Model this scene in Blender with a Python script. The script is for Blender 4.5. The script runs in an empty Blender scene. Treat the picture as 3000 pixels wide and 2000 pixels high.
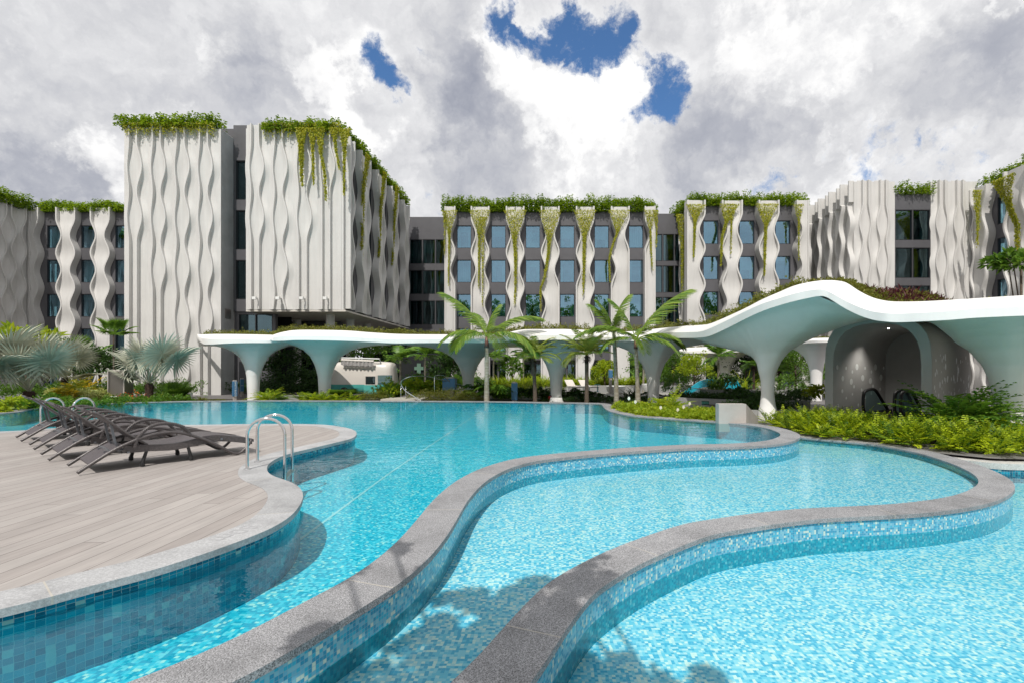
import bpy, math, random
import numpy as np
from mathutils import Vector, Matrix, geometry
random.seed(7)
rng = np.random.default_rng(7)
SC = bpy.context.scene
COL = SC.collection
F, CX, CY, H = 1400.0, 1600.0, 1075.0, 1.5     # survey of the photograph: focal length, principal point, eye height


def P(px, py, z=0.0):
    d = F * (H - z) / (py - CY)
    return ((px - CX) / F * d, d)


def D(px, py, d):
    return Vector(((px - CX) / F * d, d, H + (CY - py) / F * d))


# ------------------------------------------------------------------ object helpers
def tag(o, label=None, cat=None, group=None, kind=None):
    if label: o['label'] = label
    if cat: o['category'] = cat
    if group: o['group'] = group
    if kind: o['kind'] = kind
    return o


def empty(name, loc=(0, 0, 0), rz=0, label=None, cat=None, group=None):
    o = bpy.data.objects.new(name, None)
    COL.objects.link(o)
    o.location = loc
    o.rotation_euler = (0, 0, rz)
    o.empty_display_size = .2
    return tag(o, label, cat, group)


def link(o, parent=None, world=False):
    COL.objects.link(o)
    if parent is not None:
        o.parent = parent
        if world and parent.type == 'EMPTY':
            o.matrix_parent_inverse = Matrix.Translation(parent.location).inverted()
    return o


def copy_tree(o, parent=None):
    c = o.copy()
    COL.objects.link(c)
    if parent is not None:
        c.parent = parent
    for ch in list(o.children):
        copy_tree(ch, c)
    return c


class MB:
    def __init__(self):
        self.v, self.f, self.uv = [], [], []

    def face(self, pts, uv=None):
        n = len(self.v)
        self.v.extend([tuple(p) for p in pts])
        self.f.append(tuple(range(n, n + len(pts))))
        self.uv.append(uv)

    def box(self, x0, x1, y0, y1, z0, z1, fr=None):
        c = [(x0, y0, z0), (x1, y0, z0), (x1, y1, z0), (x0, y1, z0), (x0, y0, z1), (x1, y0, z1), (x1, y1, z1), (x0, y1, z1)]
        if fr: c = [fr(*q) for q in c]
        n = len(self.v)
        self.v.extend([tuple(q) for q in c])
        for q in ((0, 3, 2, 1), (4, 5, 6, 7), (0, 1, 5, 4), (1, 2, 6, 5), (2, 3, 7, 6), (3, 0, 4, 7)):
            self.f.append(tuple(n + i for i in q))
            self.uv.append(None)

    def bar(self, a, b, w, h=None):
        a, b = Vector(a), Vector(b)
        h = h or w
        t = (b - a).normalized()
        up = Vector((0, 0, 1)) if abs(t.z) < .95 else Vector((0, 1, 0))
        s = t.cross(up).normalized()
        u = s.cross(t)
        n = len(self.v)
        for p in (a, b):
            for (i, j) in ((-1, -1), (1, -1), (1, 1), (-1, 1)):
                self.v.append(tuple(p + s * i * w / 2 + u * j * h / 2))
        for q in ((0, 1, 2, 3), (7, 6, 5, 4), (0, 4, 5, 1), (1, 5, 6, 2), (2, 6, 7, 3), (3, 7, 4, 0)):
            self.f.append(tuple(n + i for i in q))
            self.uv.append(None)

    def tube(self, pts, r, seg=10, r2=None, twist=None):
        pts = [Vector(p) for p in pts]
        n0 = len(self.v)
        N = len(pts)
        ref = None
        L = 0
        for i, p in enumerate(pts):
            t = (pts[min(i + 1, N - 1)] - pts[max(i - 1, 0)]).normalized()
            if ref is None:
                ref = Vector((0, 0, 1)) if abs(t.z) < .9 else Vector((1, 0, 0))
            s = (ref - t * ref.dot(t)).normalized()
            ref = s
            u = t.cross(s)
            rr = r if r2 is None else r + (r2 - r) * i / (N - 1)
            if callable(r): rr = r(i / (N - 1))
            for k in range(seg):
                a = 2 * math.pi * k / seg
                self.v.append(tuple(p + (s * math.cos(a) + u * math.sin(a)) * rr))
            if i: L += (p - pts[i - 1]).length
        for i in range(N - 1):
            for k in range(seg):
                a, b = n0 + i * seg + k, n0 + i * seg + (k + 1) % seg
                self.f.append((a, b, b + seg, a + seg))
                self.uv.append(None)
        self.f.append(tuple(n0 + k for k in range(seg))[::-1]); self.uv.append(None)
        self.f.append(tuple(n0 + (N - 1) * seg + k for k in range(seg))); self.uv.append(None)

    def lathe(self, prof, c=(0, 0, 0), seg=32, cap=True):
        n0 = len(self.v)
        for (r, z) in prof:
            for k in range(seg):
                a = 2 * math.pi * k / seg
                self.v.append((c[0] + r * math.cos(a), c[1] + r * math.sin(a), c[2] + z))
        for i in range(len(prof) - 1):
            for k in range(seg):
                a, b = n0 + i * seg + k, n0 + i * seg + (k + 1) % seg
                self.f.append((a, b, b + seg, a + seg)); self.uv.append(None)
        if cap:
            self.f.append(tuple(n0 + k for k in range(seg))[::-1]); self.uv.append(None)
            m = n0 + (len(prof) - 1) * seg
            self.f.append(tuple(m + k for k in range(seg))); self.uv.append(None)

    def grid(self, rows, closed=False):
        n0 = len(self.v)
        w = len(rows[0])
        for r in rows:
            self.v.extend([tuple(p) for p in r])
        for i in range(len(rows) - 1):
            for k in range(w if closed else w - 1):
                a, b = n0 + i * w + k, n0 + i * w + (k + 1) % w
                self.f.append((a, b, b + w, a + w)); self.uv.append(None)

    def ribbon(self, pts, z0, z1, u0=0.0, flip=False):
        """vertical wall strip along a 2-D path, UV in metres"""
        u = u0
        for i in range(len(pts) - 1):
            a, b = pts[i], pts[i + 1]
            l = math.hypot(b[0] - a[0], b[1] - a[1])
            q = [(a[0], a[1], z0), (b[0], b[1], z0), (b[0], b[1], z1), (a[0], a[1], z1)]
            uv = [(u, z0), (u + l, z0), (u + l, z1), (u, z1)]
            if flip: q, uv = q[::-1], uv[::-1]
            self.face(q, uv)
            u += l

    def poly(self, pts, z):
        tris = geometry.tessellate_polygon([[Vector((p[0], p[1], 0)) for p in pts]])
        n = len(self.v)
        self.v.extend([(p[0], p[1], z) for p in pts])
        for t in tris:
            a, b, c = (pts[i] for i in t)
            cr = (b[0] - a[0]) * (c[1] - a[1]) - (b[1] - a[1]) * (c[0] - a[0])
            self.f.append(tuple(n + i for i in (t if cr > 0 else t[::-1])))
            self.uv.append(None)

    def mesh(self, name, mat, smooth=False):
        me = bpy.data.meshes.new(name)
        me.from_pydata(self.v, [], self.f)
        if any(u is not None for u in self.uv):
            l = me.uv_layers.new(name='UVMap')
            k = 0
            for f, u in zip(self.f, self.uv):
                for j in range(len(f)):
                    l.data[k].uv = u[j] if u else (0, 0)
                    k += 1
        me.materials.append(mat)
        if smooth:
            me.polygons.foreach_set('use_smooth', [True] * len(me.polygons))
            if smooth is not True:
                me.set_sharp_from_angle(angle=math.radians(smooth))
        me.update()
        return me

    def build(self, name, mat, parent=None, smooth=False, world=False, merge=False):
        me = self.mesh(name, mat, smooth if not merge else False)
        if merge:
            import bmesh
            bm = bmesh.new(); bm.from_mesh(me)
            bmesh.ops.remove_doubles(bm, verts=bm.verts, dist=1e-4)
            bmesh.ops.recalc_face_normals(bm, faces=bm.faces)
            bm.to_mesh(me); bm.free()
            if smooth:
                me.polygons.foreach_set('use_smooth', [True] * len(me.polygons))
                if smooth is not True: me.set_sharp_from_angle(angle=math.radians(smooth))
        o = bpy.data.objects.new(name, me)
        return link(o, parent, world)


def catmull(pts, step=.15):
    out = []
    n = len(pts)
    for i in range(n - 1):
        p0, p1, p2, p3 = (np.array(pts[max(0, min(n - 1, j))], float) for j in (i - 1, i, i + 1, i + 2))
        L = np.linalg.norm(p2 - p1)
        m = max(1, int(L / step))
        t1, t2 = max(L, 1e-6) ** .5, 0
        for k in range(m):
            t = k / m
            out.append(tuple(.5 * ((2 * p1) + (-p0 + p2) * t + (2 * p0 - 5 * p1 + 4 * p2 - p3) * t * t + (-p0 + 3 * p1 - 3 * p2 + p3) * t ** 3)))
    out.append(tuple(pts[-1]))
    return out


def resample(pts, step):
    a = np.array(pts, float)
    s = np.concatenate([[0], np.cumsum(np.linalg.norm(np.diff(a, axis=0), axis=1))])
    n = max(2, int(s[-1] / step))
    t = np.linspace(0, s[-1], n)
    return np.stack([np.interp(t, s, a[:, k]) for k in range(a.shape[1])], 1)


def smooth_path(a, it=3):
    a = np.array(a, float)
    for _ in range(it):
        a[1:-1] = a[1:-1] * .5 + (a[:-2] + a[2:]) * .25
    return a


def offset(a, w):
    a = np.array(a, float)
    t = np.gradient(a, axis=0)
    t /= np.linalg.norm(t, axis=1)[:, None] + 1e-9
    return a + np.stack([-t[:, 1], t[:, 0]], 1) * w


# ------------------------------------------------------------------ materials
def newmat(name):
    m = bpy.data.materials.new(name)
    m.use_nodes = True
    nt = m.node_tree
    b = nt.nodes['Principled BSDF']
    return m, nt, b


def N_(nt, typ, **kw):
    n = nt.nodes.new(typ)
    for k, v in kw.items():
        if k.startswith('i_'):
            key = k[2:]
            key = int(key) if key.isdigit() else key.replace('_', ' ')
            n.inputs[key].default_value = v
        else:
            setattr(n, k, v)
    return n


def mixcol(nt, fac, a, b, blend='MIX'):
    m = nt.nodes.new('ShaderNodeMix')
    m.data_type = 'RGBA'
    m.blend_type = blend
    for s, v in ((m.inputs['Factor'], fac), (m.inputs['A'], a), (m.inputs['B'], b)):
        if hasattr(v, 'is_output') or isinstance(v, bpy.types.NodeSocket):
            nt.links.new(v, s)
        elif isinstance(v, (tuple, list)):
            s.default_value = tuple(v[:3]) + (1,)
        else:
            s.default_value = v
    return m.outputs['Result']


def math_(nt, op, a, b=None, clamp=False):
    m = nt.nodes.new('ShaderNodeMath')
    m.operation = op
    m.use_clamp = clamp
    for i, v in enumerate((a, b)):
        if v is None: continue
        if isinstance(v, bpy.types.NodeSocket): nt.links.new(v, m.inputs[i])
        else: m.inputs[i].default_value = v
    return m.outputs[0]


def vmath(nt, op, a, b=None):
    m = nt.nodes.new('ShaderNodeVectorMath')
    m.operation = op
    for i, v in enumerate((a, b)):
        if v is None: continue
        if isinstance(v, bpy.types.NodeSocket): nt.links.new(v, m.inputs[i])
        else: m.inputs[i].default_value = v
    return m


def noise(nt, vec, scale, detail=4, rough=.55, dist=0.0):
    n = nt.nodes.new('ShaderNodeTexNoise')
    n.inputs['Scale'].default_value = scale
    n.inputs['Detail'].default_value = detail
    n.inputs['Roughness'].default_value = rough
    n.inputs['Distortion'].default_value = dist
    if vec is not None: nt.links.new(vec, n.inputs['Vector'])
    return n.outputs['Fac']


def ramp(nt, fac, stops, const=False):
    r = nt.nodes.new('ShaderNodeValToRGB')
    cr = r.color_ramp
    if const: cr.interpolation = 'CONSTANT'
    while len(cr.elements) < len(stops): cr.elements.new(.5)
    for e, (p, c) in zip(cr.elements, stops):
        e.position = p
        e.color = tuple(c[:3]) + (1,) if isinstance(c, (tuple, list)) else (c, c, c, 1)
    nt.links.new(fac, r.inputs['Fac'])
    return r.outputs['Color']


def bump(nt, b, h, strength=.3, dist=.02):
    n = nt.nodes.new('ShaderNodeBump')
    n.inputs['Strength'].default_value = strength
    n.inputs['Distance'].default_value = dist
    nt.links.new(h, n.inputs['Height'])
    nt.links.new(n.outputs[0], b.inputs['Normal'])


def objco(nt, which='Object'):
    t = nt.nodes.new('ShaderNodeTexCoord')
    return t.outputs[which]


def stretch(nt, vec, s):
    m = nt.nodes.new('ShaderNodeMapping')
    m.inputs['Scale'].default_value = s
    nt.links.new(vec, m.inputs['Vector'])
    return m.outputs[0]


def mat(name, col, rough=.6, metal=0, var=.08, vs=2.0, bs=0, bstr=.3, bdist=.01, streak=0, spec=.5, coat=0):
    m, nt, b = newmat(name)
    co = objco(nt)
    f = noise(nt, co, vs, 5, .6)
    f = ramp(nt, f, [(.3, 0.0), (.7, 1.0)])
    c = mixcol(nt, f, [x * (1 - var) for x in col], [min(1, x * (1 + var)) for x in col])
    if streak:
        s = noise(nt, stretch(nt, co, (3.0, 3.0, .25)), 1.5, 6, .65)
        s = ramp(nt, s, [(.45, 0.0), (.8, 1.0)])
        c = mixcol(nt, math_(nt, 'MULTIPLY', s, streak), c, [x * .55 for x in col])
    nt.links.new(c, b.inputs['Base Color'])
    b.inputs['Roughness'].default_value = rough
    b.inputs['Metallic'].default_value = metal
    b.inputs['Specular IOR Level'].default_value = spec
    b.inputs['Coat Weight'].default_value = coat
    if bs:
        bump(nt, b, noise(nt, co, bs, 6, .7), bstr, bdist)
    return m


def leafmat(name, a, b_, trans=.3, rough=.45):
    m, nt, b = newmat(name)
    at = nt.nodes.new('ShaderNodeAttribute')
    at.attribute_name = 'var'
    c = mixcol(nt, at.outputs['Fac'], a, b_)
    nt.links.new(c, b.inputs['Base Color'])
    b.inputs['Roughness'].default_value = rough
    b.inputs['Specular IOR Level'].default_value = .35
    tr = nt.nodes.new('ShaderNodeBsdfTranslucent')
    hs = nt.nodes.new('ShaderNodeHueSaturation')
    hs.inputs['Value'].default_value = 1.7
    hs.inputs['Hue'].default_value = .485
    nt.links.new(c, hs.inputs['Color'])
    nt.links.new(hs.outputs[0], tr.inputs['Color'])
    mx = nt.nodes.new('ShaderNodeMixShader')
    mx.inputs[0].default_value = trans
    nt.links.new(b.outputs[0], mx.inputs[1])
    nt.links.new(tr.outputs[0], mx.inputs[2])
    nt.links.new(mx.outputs[0], nt.nodes['Material Output'].inputs['Surface'])
    return m


def mosaic(name, size, stops, grout=(.45, .5, .5), gw=.09, uv=False, wob=0.0, rough=.2, gm=.8):
    """small square glass tiles, each with a random colour of the palette"""
    m, nt, b = newmat(name)
    co = objco(nt, 'UV' if uv else 'Object')
    if wob:
        nz = nt.nodes.new('ShaderNodeTexNoise')
        nz.inputs['Scale'].default_value = 14
        nz.inputs['Detail'].default_value = 2
        nt.links.new(co, nz.inputs['Vector'])
        c0 = vmath(nt, 'SUBTRACT', nz.outputs['Color'], (.5, .5, .5)).outputs[0]
        sc = vmath(nt, 'SCALE', c0)
        sc.inputs['Scale'].default_value = wob
        co = vmath(nt, 'ADD', co, sc.outputs[0]).outputs[0]
    s = vmath(nt, 'SCALE', co)
    s.inputs['Scale'].default_value = 1 / size
    s = s.outputs[0]
    fl = vmath(nt, 'FLOOR', s).outputs[0]
    sp = nt.nodes.new('ShaderNodeSeparateXYZ'); nt.links.new(fl, sp.inputs[0])
    cb = nt.nodes.new('ShaderNodeCombineXYZ')
    nt.links.new(sp.outputs[0], cb.inputs[0]); nt.links.new(sp.outputs[1], cb.inputs[1])
    wn = nt.nodes.new('ShaderNodeTexWhiteNoise')
    wn.noise_dimensions = '3D'
    nt.links.new(cb.outputs[0], wn.inputs['Vector'])
    col = ramp(nt, wn.outputs['Value'], stops, True)
    fr = vmath(nt, 'FRACTION', s).outputs[0]
    sf = nt.nodes.new('ShaderNodeSeparateXYZ'); nt.links.new(fr, sf.inputs[0])
    g = math_(nt, 'MAXIMUM', math_(nt, 'LESS_THAN', sf.outputs[0], gw), math_(nt, 'LESS_THAN', sf.outputs[1], gw))
    col = mixcol(nt, math_(nt, 'MULTIPLY', g, gm), col, grout)
    nt.links.new(col, b.inputs['Base Color'])
    b.inputs['Roughness'].default_value = rough
    return m


M = {}
M['panel'] = mat('white_render_panel', (.605, .592, .572), .75, var=.05, vs=.5, bs=6, bstr=.15, bdist=.01, streak=.28)
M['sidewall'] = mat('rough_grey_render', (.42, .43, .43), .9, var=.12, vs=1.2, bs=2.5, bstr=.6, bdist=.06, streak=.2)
M['canopy'] = mat('smooth_white_paint', (.81, .795, .775), .45, var=.02, vs=.8, bs=3, bstr=.08, bdist=.01, streak=.1)
M['dark'] = mat('dark_grey_cladding', (.115, .113, .122), .45, .25, var=.07, vs=1.5, streak=.15)
M['frame'] = mat('black_window_frame', (.02, .021, .024), .4)
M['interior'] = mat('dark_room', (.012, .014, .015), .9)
M['curtain'] = mat('curtain_cloth', (.2, .32, .32), .9, var=.1)
M['blind'] = mat('roller_blind', (.13, .3, .3), .8)
M['shelter'] = mat('grey_shelter_render', (.5, .495, .48), .8, var=.05, streak=.1)
M['shelter_out'] = mat('beige_shelter_render', (.47, .455, .42), .8, var=.03)
m_, nt_, b_l = newmat('lit_downlight'); b_l.inputs['Emission Color'].default_value = (1, .95, .85, 1); b_l.inputs['Emission Strength'].default_value = 6
M['lamp'] = m_
M['hole_light'] = mat('pale_drop_daylight', (.88, .9, .88), .3)  # pale colour stands in for daylight coming through the drop holes
M['soffit'] = mat('soffit_plaster', (.55, .52, .47), .8)
M['concrete'] = mat('beige_concrete', (.44, .4, .37), .85, var=.1, bs=25, bstr=.5, bdist=.01)
M['steel'] = mat('polished_steel', (.72, .72, .72), .09, 1, var=.02)
M['dullsteel'] = mat('brushed_steel', (.36, .33, .31), .35, .8, var=.06)
M['soil'] = mat('dark_soil', (.05, .038, .028), .95, var=.4, vs=8, bs=30)
M['plaza'] = mat('grey_stone_paving', (.16, .15, .15), .7, var=.15, vs=3, bs=40)
M['ground'] = mat('ground_concrete', (.3, .29, .27), .9, var=.15)
M['planter'] = mat('grey_granite_planter', (.3, .3, .29), .8, var=.12, vs=12, bs=50)
M['blue'] = mat('blue_paint', (.06, .18, .34), .5, var=.08, streak=.25)
M['whiteplastic'] = mat('white_plastic', (.75, .75, .73), .4)
M['cream'] = mat('cream_van_paint', (.62, .58, .53), .28, var=.03, coat=.4)
M['teal'] = mat('turquoise_van_paint', (.09, .42, .38), .28, var=.04, coat=.4)
M['rubber'] = mat('black_rubber', (.015, .015, .016), .55)
M['slide'] = mat('turquoise_fibreglass', (.015, .36, .48), .25, var=.03)
M['slidepale'] = mat('pale_fibreglass', (.5, .68, .74), .4)
M['red'] = mat('red_paint', (.5, .015, .02), .35)
M['lounge_white'] = mat('beige_sling', (.62, .57, .52), .7)
M['signgreen'] = mat('dark_green_sign', (.01, .08, .06), .5)
M['mint'] = mat('mint_sign_face', (.12, .22, .16), .6)
M['textwhite'] = mat('white_lettering', (.75, .8, .78), .5)
M['exittext'] = mat('pale_green_lettering', (.12, .45, .36), .5)
M['engrave'] = mat('engraved_stone', (.36, .36, .37), .9)
M['bark'] = mat('brown_bark', (.1, .075, .055), .9, var=.4, vs=14, bs=20, bstr=.8, bdist=.03)
M['darkbark'] = mat('dark_fibrous_trunk', (.05, .028, .02), .95, var=.5, vs=18, bs=25, bstr=1, bdist=.04)
M['awning'] = mat('grey_striped_awning', (.35, .33, .32), .8, var=.3, vs=12)
M['orange'] = leafmat('orange_petals', (.75, .16, .03), (.85, .25, .05))
M['lilywhite'] = leafmat('cream_petals', (.75, .7, .58), (.8, .78, .7))

# royal palm trunk with rings
def ring_mat():
    m, nt, b = newmat('ringed_palm_trunk')
    co = objco(nt)
    sp = nt.nodes.new('ShaderNodeSeparateXYZ'); nt.links.new(co, sp.inputs[0])
    w = math_(nt, 'FRACT', math_(nt, 'MULTIPLY', math_(nt, 'ADD', sp.outputs[2], math_(nt, 'MULTIPLY', noise(nt, co, 4), .12)), 7.5))
    w = ramp(nt, w, [(0, (.12, .1, .08)), (.15, (.36, .33, .28)), (1, (.28, .27, .21))])
    n2 = ramp(nt, noise(nt, co, 6, 5), [(.4, 0.0), (.65, 1.0)])
    c = mixcol(nt, n2, w, (.2, .17, .12))
    nt.links.new(c, b.inputs['Base Color'])
    b.inputs['Roughness'].default_value = .85
    bump(nt, b, noise(nt, co, 20), .6, .02)
    return m
M['ring'] = ring_mat()
M['crownshaft'] = mat('red_brown_crownshaft', (.13, .05, .035), .5, var=.4, vs=5)
M['greenstem'] = mat('green_palm_stem', (.16, .26, .05), .5, var=.3, vs=5)


def granite(name, a, b_, scale=160, joint=True):
    m, nt, b = newmat(name)
    co = objco(nt)
    f = ramp(nt, noise(nt, co, scale, 2, .7), [(.36, 0.0), (.62, 1.0)])
    big = ramp(nt, noise(nt, co, 2.2, 7, .7), [(.3, .68), (.5, .97), (.72, 1.14)])
    c = mixcol(nt, f, a, b_)
    c = mixcol(nt, 1.0, c, big, 'MULTIPLY')
    f2 = ramp(nt, noise(nt, co, scale * .35, 2, .6), [(.42, .8), (.6, 1.0)])
    c = mixcol(nt, 1.0, c, f2, 'MULTIPLY')
    if joint:
        uv = objco(nt, 'UV')
        sp = nt.nodes.new('ShaderNodeSeparateXYZ'); nt.links.new(uv, sp.inputs[0])
        fr = math_(nt, 'FRACT', math_(nt, 'MULTIPLY', sp.outputs[0], 1 / 1.85))
        g = math_(nt, 'LESS_THAN', fr, .006)
        c = mixcol(nt, math_(nt, 'MULTIPLY', g, .6), c, (.5, .46, .38))
        slab = nt.nodes.new('ShaderNodeTexWhiteNoise'); slab.noise_dimensions = '1D'
        nt.links.new(math_(nt, 'FLOOR', math_(nt, 'MULTIPLY', sp.outputs[0], 1 / 1.85)), slab.inputs['W'])
        c = mixcol(nt, 1.0, c, ramp(nt, slab.outputs['Value'], [(0, .88), (1, 1.06)]), 'MULTIPLY')
    nt.links.new(c, b.inputs['Base Color'])
    b.inputs['Roughness'].default_value = .7
    bump(nt, b, noise(nt, co, scale, 3, .8), .35, .004)
    return m
M['granite'] = granite('grey_granite_coping', (.1, .1, .105), (.48, .48, .495), 120)
M['granite_deck'] = granite('pale_grey_granite_coping', (.37, .375, .385), (.5, .5, .505), 130)
M['granite_light'] = granite('light_granite_kerb', (.45, .44, .42), (.66, .64, .6), 160)

TW = [(0, (.0, .1, .17)), (.3, (.0, .17, .26)), (.55, (.005, .24, .36)), (.8, (.02, .27, .35)), (.95, (.25, .42, .4))]
TB = [(0, (.04, .28, .44)), (.28, (.05, .4, .56)), (.52, (.15, .42, .56)), (.74, (.22, .48, .57)), (.9, (.56, .65, .56))]
TF1 = [(0, (.0, .42, .58)), (.3, (.02, .56, .7)), (.55, (.08, .66, .78)), (.76, (.25, .74, .8)), (.93, (.7, .88, .78))]
TF2 = [(0, (.08, .48, .7)), (.24, (.22, .64, .8)), (.5, (.42, .74, .84)), (.72, (.68, .82, .84)), (.86, (.92, .92, .84))]
M['tile_deck'] = mosaic('teal_mosaic', .047, TW, (.4, .45, .42), .07, uv=True, gm=.7)
M['tile_wall'] = mosaic('blue_mosaic', .0265, TB, (.3, .42, .48), .1, uv=True)
TU = [(0, (.0, .27, .38)), (.35, (.0, .35, .46)), (.7, (.02, .42, .52)), (.93, (.2, .55, .6))]
M['tile_tinted'] = mosaic('submerged_blue_mosaic', .0265, TU, (.05, .32, .42), .1, uv=True, wob=.02)  # light absorbed by the water is put into the tile colour
M['tile_deck_tinted'] = mosaic('submerged_teal_mosaic', .047, [(0, (.0, .17, .26)), (.35, (.0, .22, .32)), (.7, (.0, .26, .36)), (.95, (.08, .36, .42))], (.12, .38, .44), .06, uv=True, wob=.015)  # deck tiles below the surface, water's darker tint put into their colour
M['floor1'] = mosaic('pool_floor_mosaic', .029, TF1, (.2, .55, .6), .08, wob=.032, rough=.5, gm=.4)
M['floor2'] = mosaic('pale_pool_floor_mosaic', .0255, TF2, (.4, .68, .72), .08, wob=.024, rough=.5, gm=.5)
M['far_wet'] = mosaic('far_pool_wall_mosaic', .029, TF1, (.2, .55, .6), .08, uv=True, gm=.4)
M['laneline'] = mat('white_tile_line', (.62, .8, .8), .5)


def water_mat(name, tint, bs, bd):
    m, nt, b = newmat(name)
    nt.nodes.remove(b)
    co = objco(nt)
    n1 = noise(nt, stretch(nt, co, (1.0, 1.6, 1.0)), 2.2, 2, .5, .4)
    n2 = noise(nt, co, 13, 2, .5)
    h = math_(nt, 'ADD', math_(nt, 'MULTIPLY', n1, 1.0), math_(nt, 'MULTIPLY', n2, .2))
    bp = nt.nodes.new('ShaderNodeBump')
    bp.inputs['Strength'].default_value = bs
    bp.inputs['Distance'].default_value = bd
    nt.links.new(h, bp.inputs['Height'])
    fr = nt.nodes.new('ShaderNodeFresnel'); fr.inputs['IOR'].default_value = 1.29
    nt.links.new(bp.outputs[0], fr.inputs['Normal'])
    gl = nt.nodes.new('ShaderNodeBsdfGlossy'); gl.inputs['Roughness'].default_value = .03
    nt.links.new(bp.outputs[0], gl.inputs['Normal'])
    tr = nt.nodes.new('ShaderNodeBsdfTransparent'); tr.inputs['Color'].default_value = tuple(tint) + (1,)
    mx = nt.nodes.new('ShaderNodeMixShader')
    nt.links.new(fr.outputs[0], mx.inputs[0]); nt.links.new(tr.outputs[0], mx.inputs[1]); nt.links.new(gl.outputs[0], mx.inputs[2])
    nt.links.new(mx.outputs[0], nt.nodes['Material Output'].inputs['Surface'])
    return m
M['water'] = water_mat('pool_water', (.66, .94, .98), .25, .03)
M['water2'] = water_mat('shallow_pool_water', (.76, .955, .98), .25, .03)


def glass_mat(name, refl, tint, gtint=(1, 1, 1)):
    m, nt, b = newmat(name)
    nt.nodes.remove(b)
    gl = nt.nodes.new('ShaderNodeBsdfGlossy'); gl.inputs['Roughness'].default_value = .01
    gl.inputs['Color'].default_value = tuple(gtint) + (1,)
    bp = nt.nodes.new('ShaderNodeBump'); bp.inputs['Strength'].default_value = .06; bp.inputs['Distance'].default_value = .05
    nt.links.new(noise(nt, objco(nt), .8, 2), bp.inputs['Height']); nt.links.new(bp.outputs[0], gl.inputs['Normal'])
    tr = nt.nodes.new('ShaderNodeBsdfTransparent'); tr.inputs['Color'].default_value = tuple(tint) + (1,)
    mx = nt.nodes.new('ShaderNodeMixShader'); mx.inputs[0].default_value = refl
    nt.links.new(tr.outputs[0], mx.inputs[1]); nt.links.new(gl.outputs[0], mx.inputs[2])
    nt.links.new(mx.outputs[0], nt.nodes['Material Output'].inputs['Surface'])
    return m
M['glass'] = glass_mat('window_glass', .38, (.5, .72, .75), (.5, .74, .92))
M['glassdark'] = glass_mat('dark_glass', .22, (.35, .5, .5), (.5, .68, .75))
M['clearglass'] = glass_mat('clear_glass', .1, (.75, .9, .88))


def deck_mat():
    m, nt, b = newmat('weathered_deck_boards')
    co = objco(nt)
    sp = nt.nodes.new('ShaderNodeSeparateXYZ'); nt.links.new(co, sp.inputs[0])
    u = math_(nt, 'MULTIPLY', sp.outputs[0], 1 / .19)
    idx = math_(nt, 'FLOOR', u)
    wn = nt.nodes.new('ShaderNodeTexWhiteNoise'); wn.noise_dimensions = '1D'; nt.links.new(idx, wn.inputs['W'])
    off = math_(nt, 'MULTIPLY', wn.outputs['Value'], 2.9)
    vy = math_(nt, 'MULTIPLY', math_(nt, 'ADD', sp.outputs[1], off), 1 / 2.9)
    cb = nt.nodes.new('ShaderNodeCombineXYZ')
    nt.links.new(idx, cb.inputs[0]); nt.links.new(math_(nt, 'FLOOR', vy), cb.inputs[1])
    w2 = nt.nodes.new('ShaderNodeTexWhiteNoise'); nt.links.new(cb.outputs[0], w2.inputs['Vector'])
    base = ramp(nt, w2.outputs['Value'], [(0, (.315, .285, .268)), (.5, (.34, .311, .293)), (1, (.37, .341, .322))])
    gr = noise(nt, stretch(nt, co, (26, 1.1, 1)), 1.3, 6, .7)
    gr = ramp(nt, gr, [(.3, .86), (.5, 1.0), (.72, 1.08)])
    c = mixcol(nt, 1.0, base, gr, 'MULTIPLY')
    st = ramp(nt, noise(nt, stretch(nt, co, (3, .6, 1)), 1.2, 6, .7), [(.4, .93), (.65, 1.1)])
    c = mixcol(nt, 1.0, c, st, 'MULTIPLY')
    e1 = math_(nt, 'LESS_THAN', math_(nt, 'FRACT', u), .036)
    e2 = math_(nt, 'LESS_THAN', math_(nt, 'FRACT', vy), .0022)
    e = math_(nt, 'MAXIMUM', e1, e2)
    c = mixcol(nt, math_(nt, 'MULTIPLY', e, .8), c, (.06, .05, .045))
    nt.links.new(c, b.inputs['Base Color'])
    b.inputs['Roughness'].default_value = .75
    bump(nt, b, math_(nt, 'SUBTRACT', gr, e), .4, .004)
    return m
M['deck'] = deck_mat()


def wicker_mat():
    m, nt, b = newmat('dark_woven_rattan')
    co = objco(nt)
    sp = nt.nodes.new('ShaderNodeSeparateXYZ'); nt.links.new(co, sp.inputs[0])
    a = math_(nt, 'SINE', math_(nt, 'MULTIPLY', sp.outputs[0], 300))
    c_ = math_(nt, 'SINE', math_(nt, 'MULTIPLY', sp.outputs[1], 260))
    w = math_(nt, 'MULTIPLY', a, c_)
    col = ramp(nt, math_(nt, 'ADD', math_(nt, 'MULTIPLY', w, .5), .5), [(.2, (.035, .03, .032)), (.8, (.14, .12, .128))])
    nt.links.new(col, b.inputs['Base Color'])
    b.inputs['Roughness'].default_value = .42
    bump(nt, b, w, .5, .004)
    return m
M['wicker'] = wicker_mat()
M['rattan'] = mat('wrapped_rattan_rail', (.09, .08, .08), .3, .1, var=.35, vs=45, bs=60, bstr=.6, bdist=.006)
M['alu'] = mat('grey_aluminium', (.22, .23, .25), .35, .7)

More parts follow.
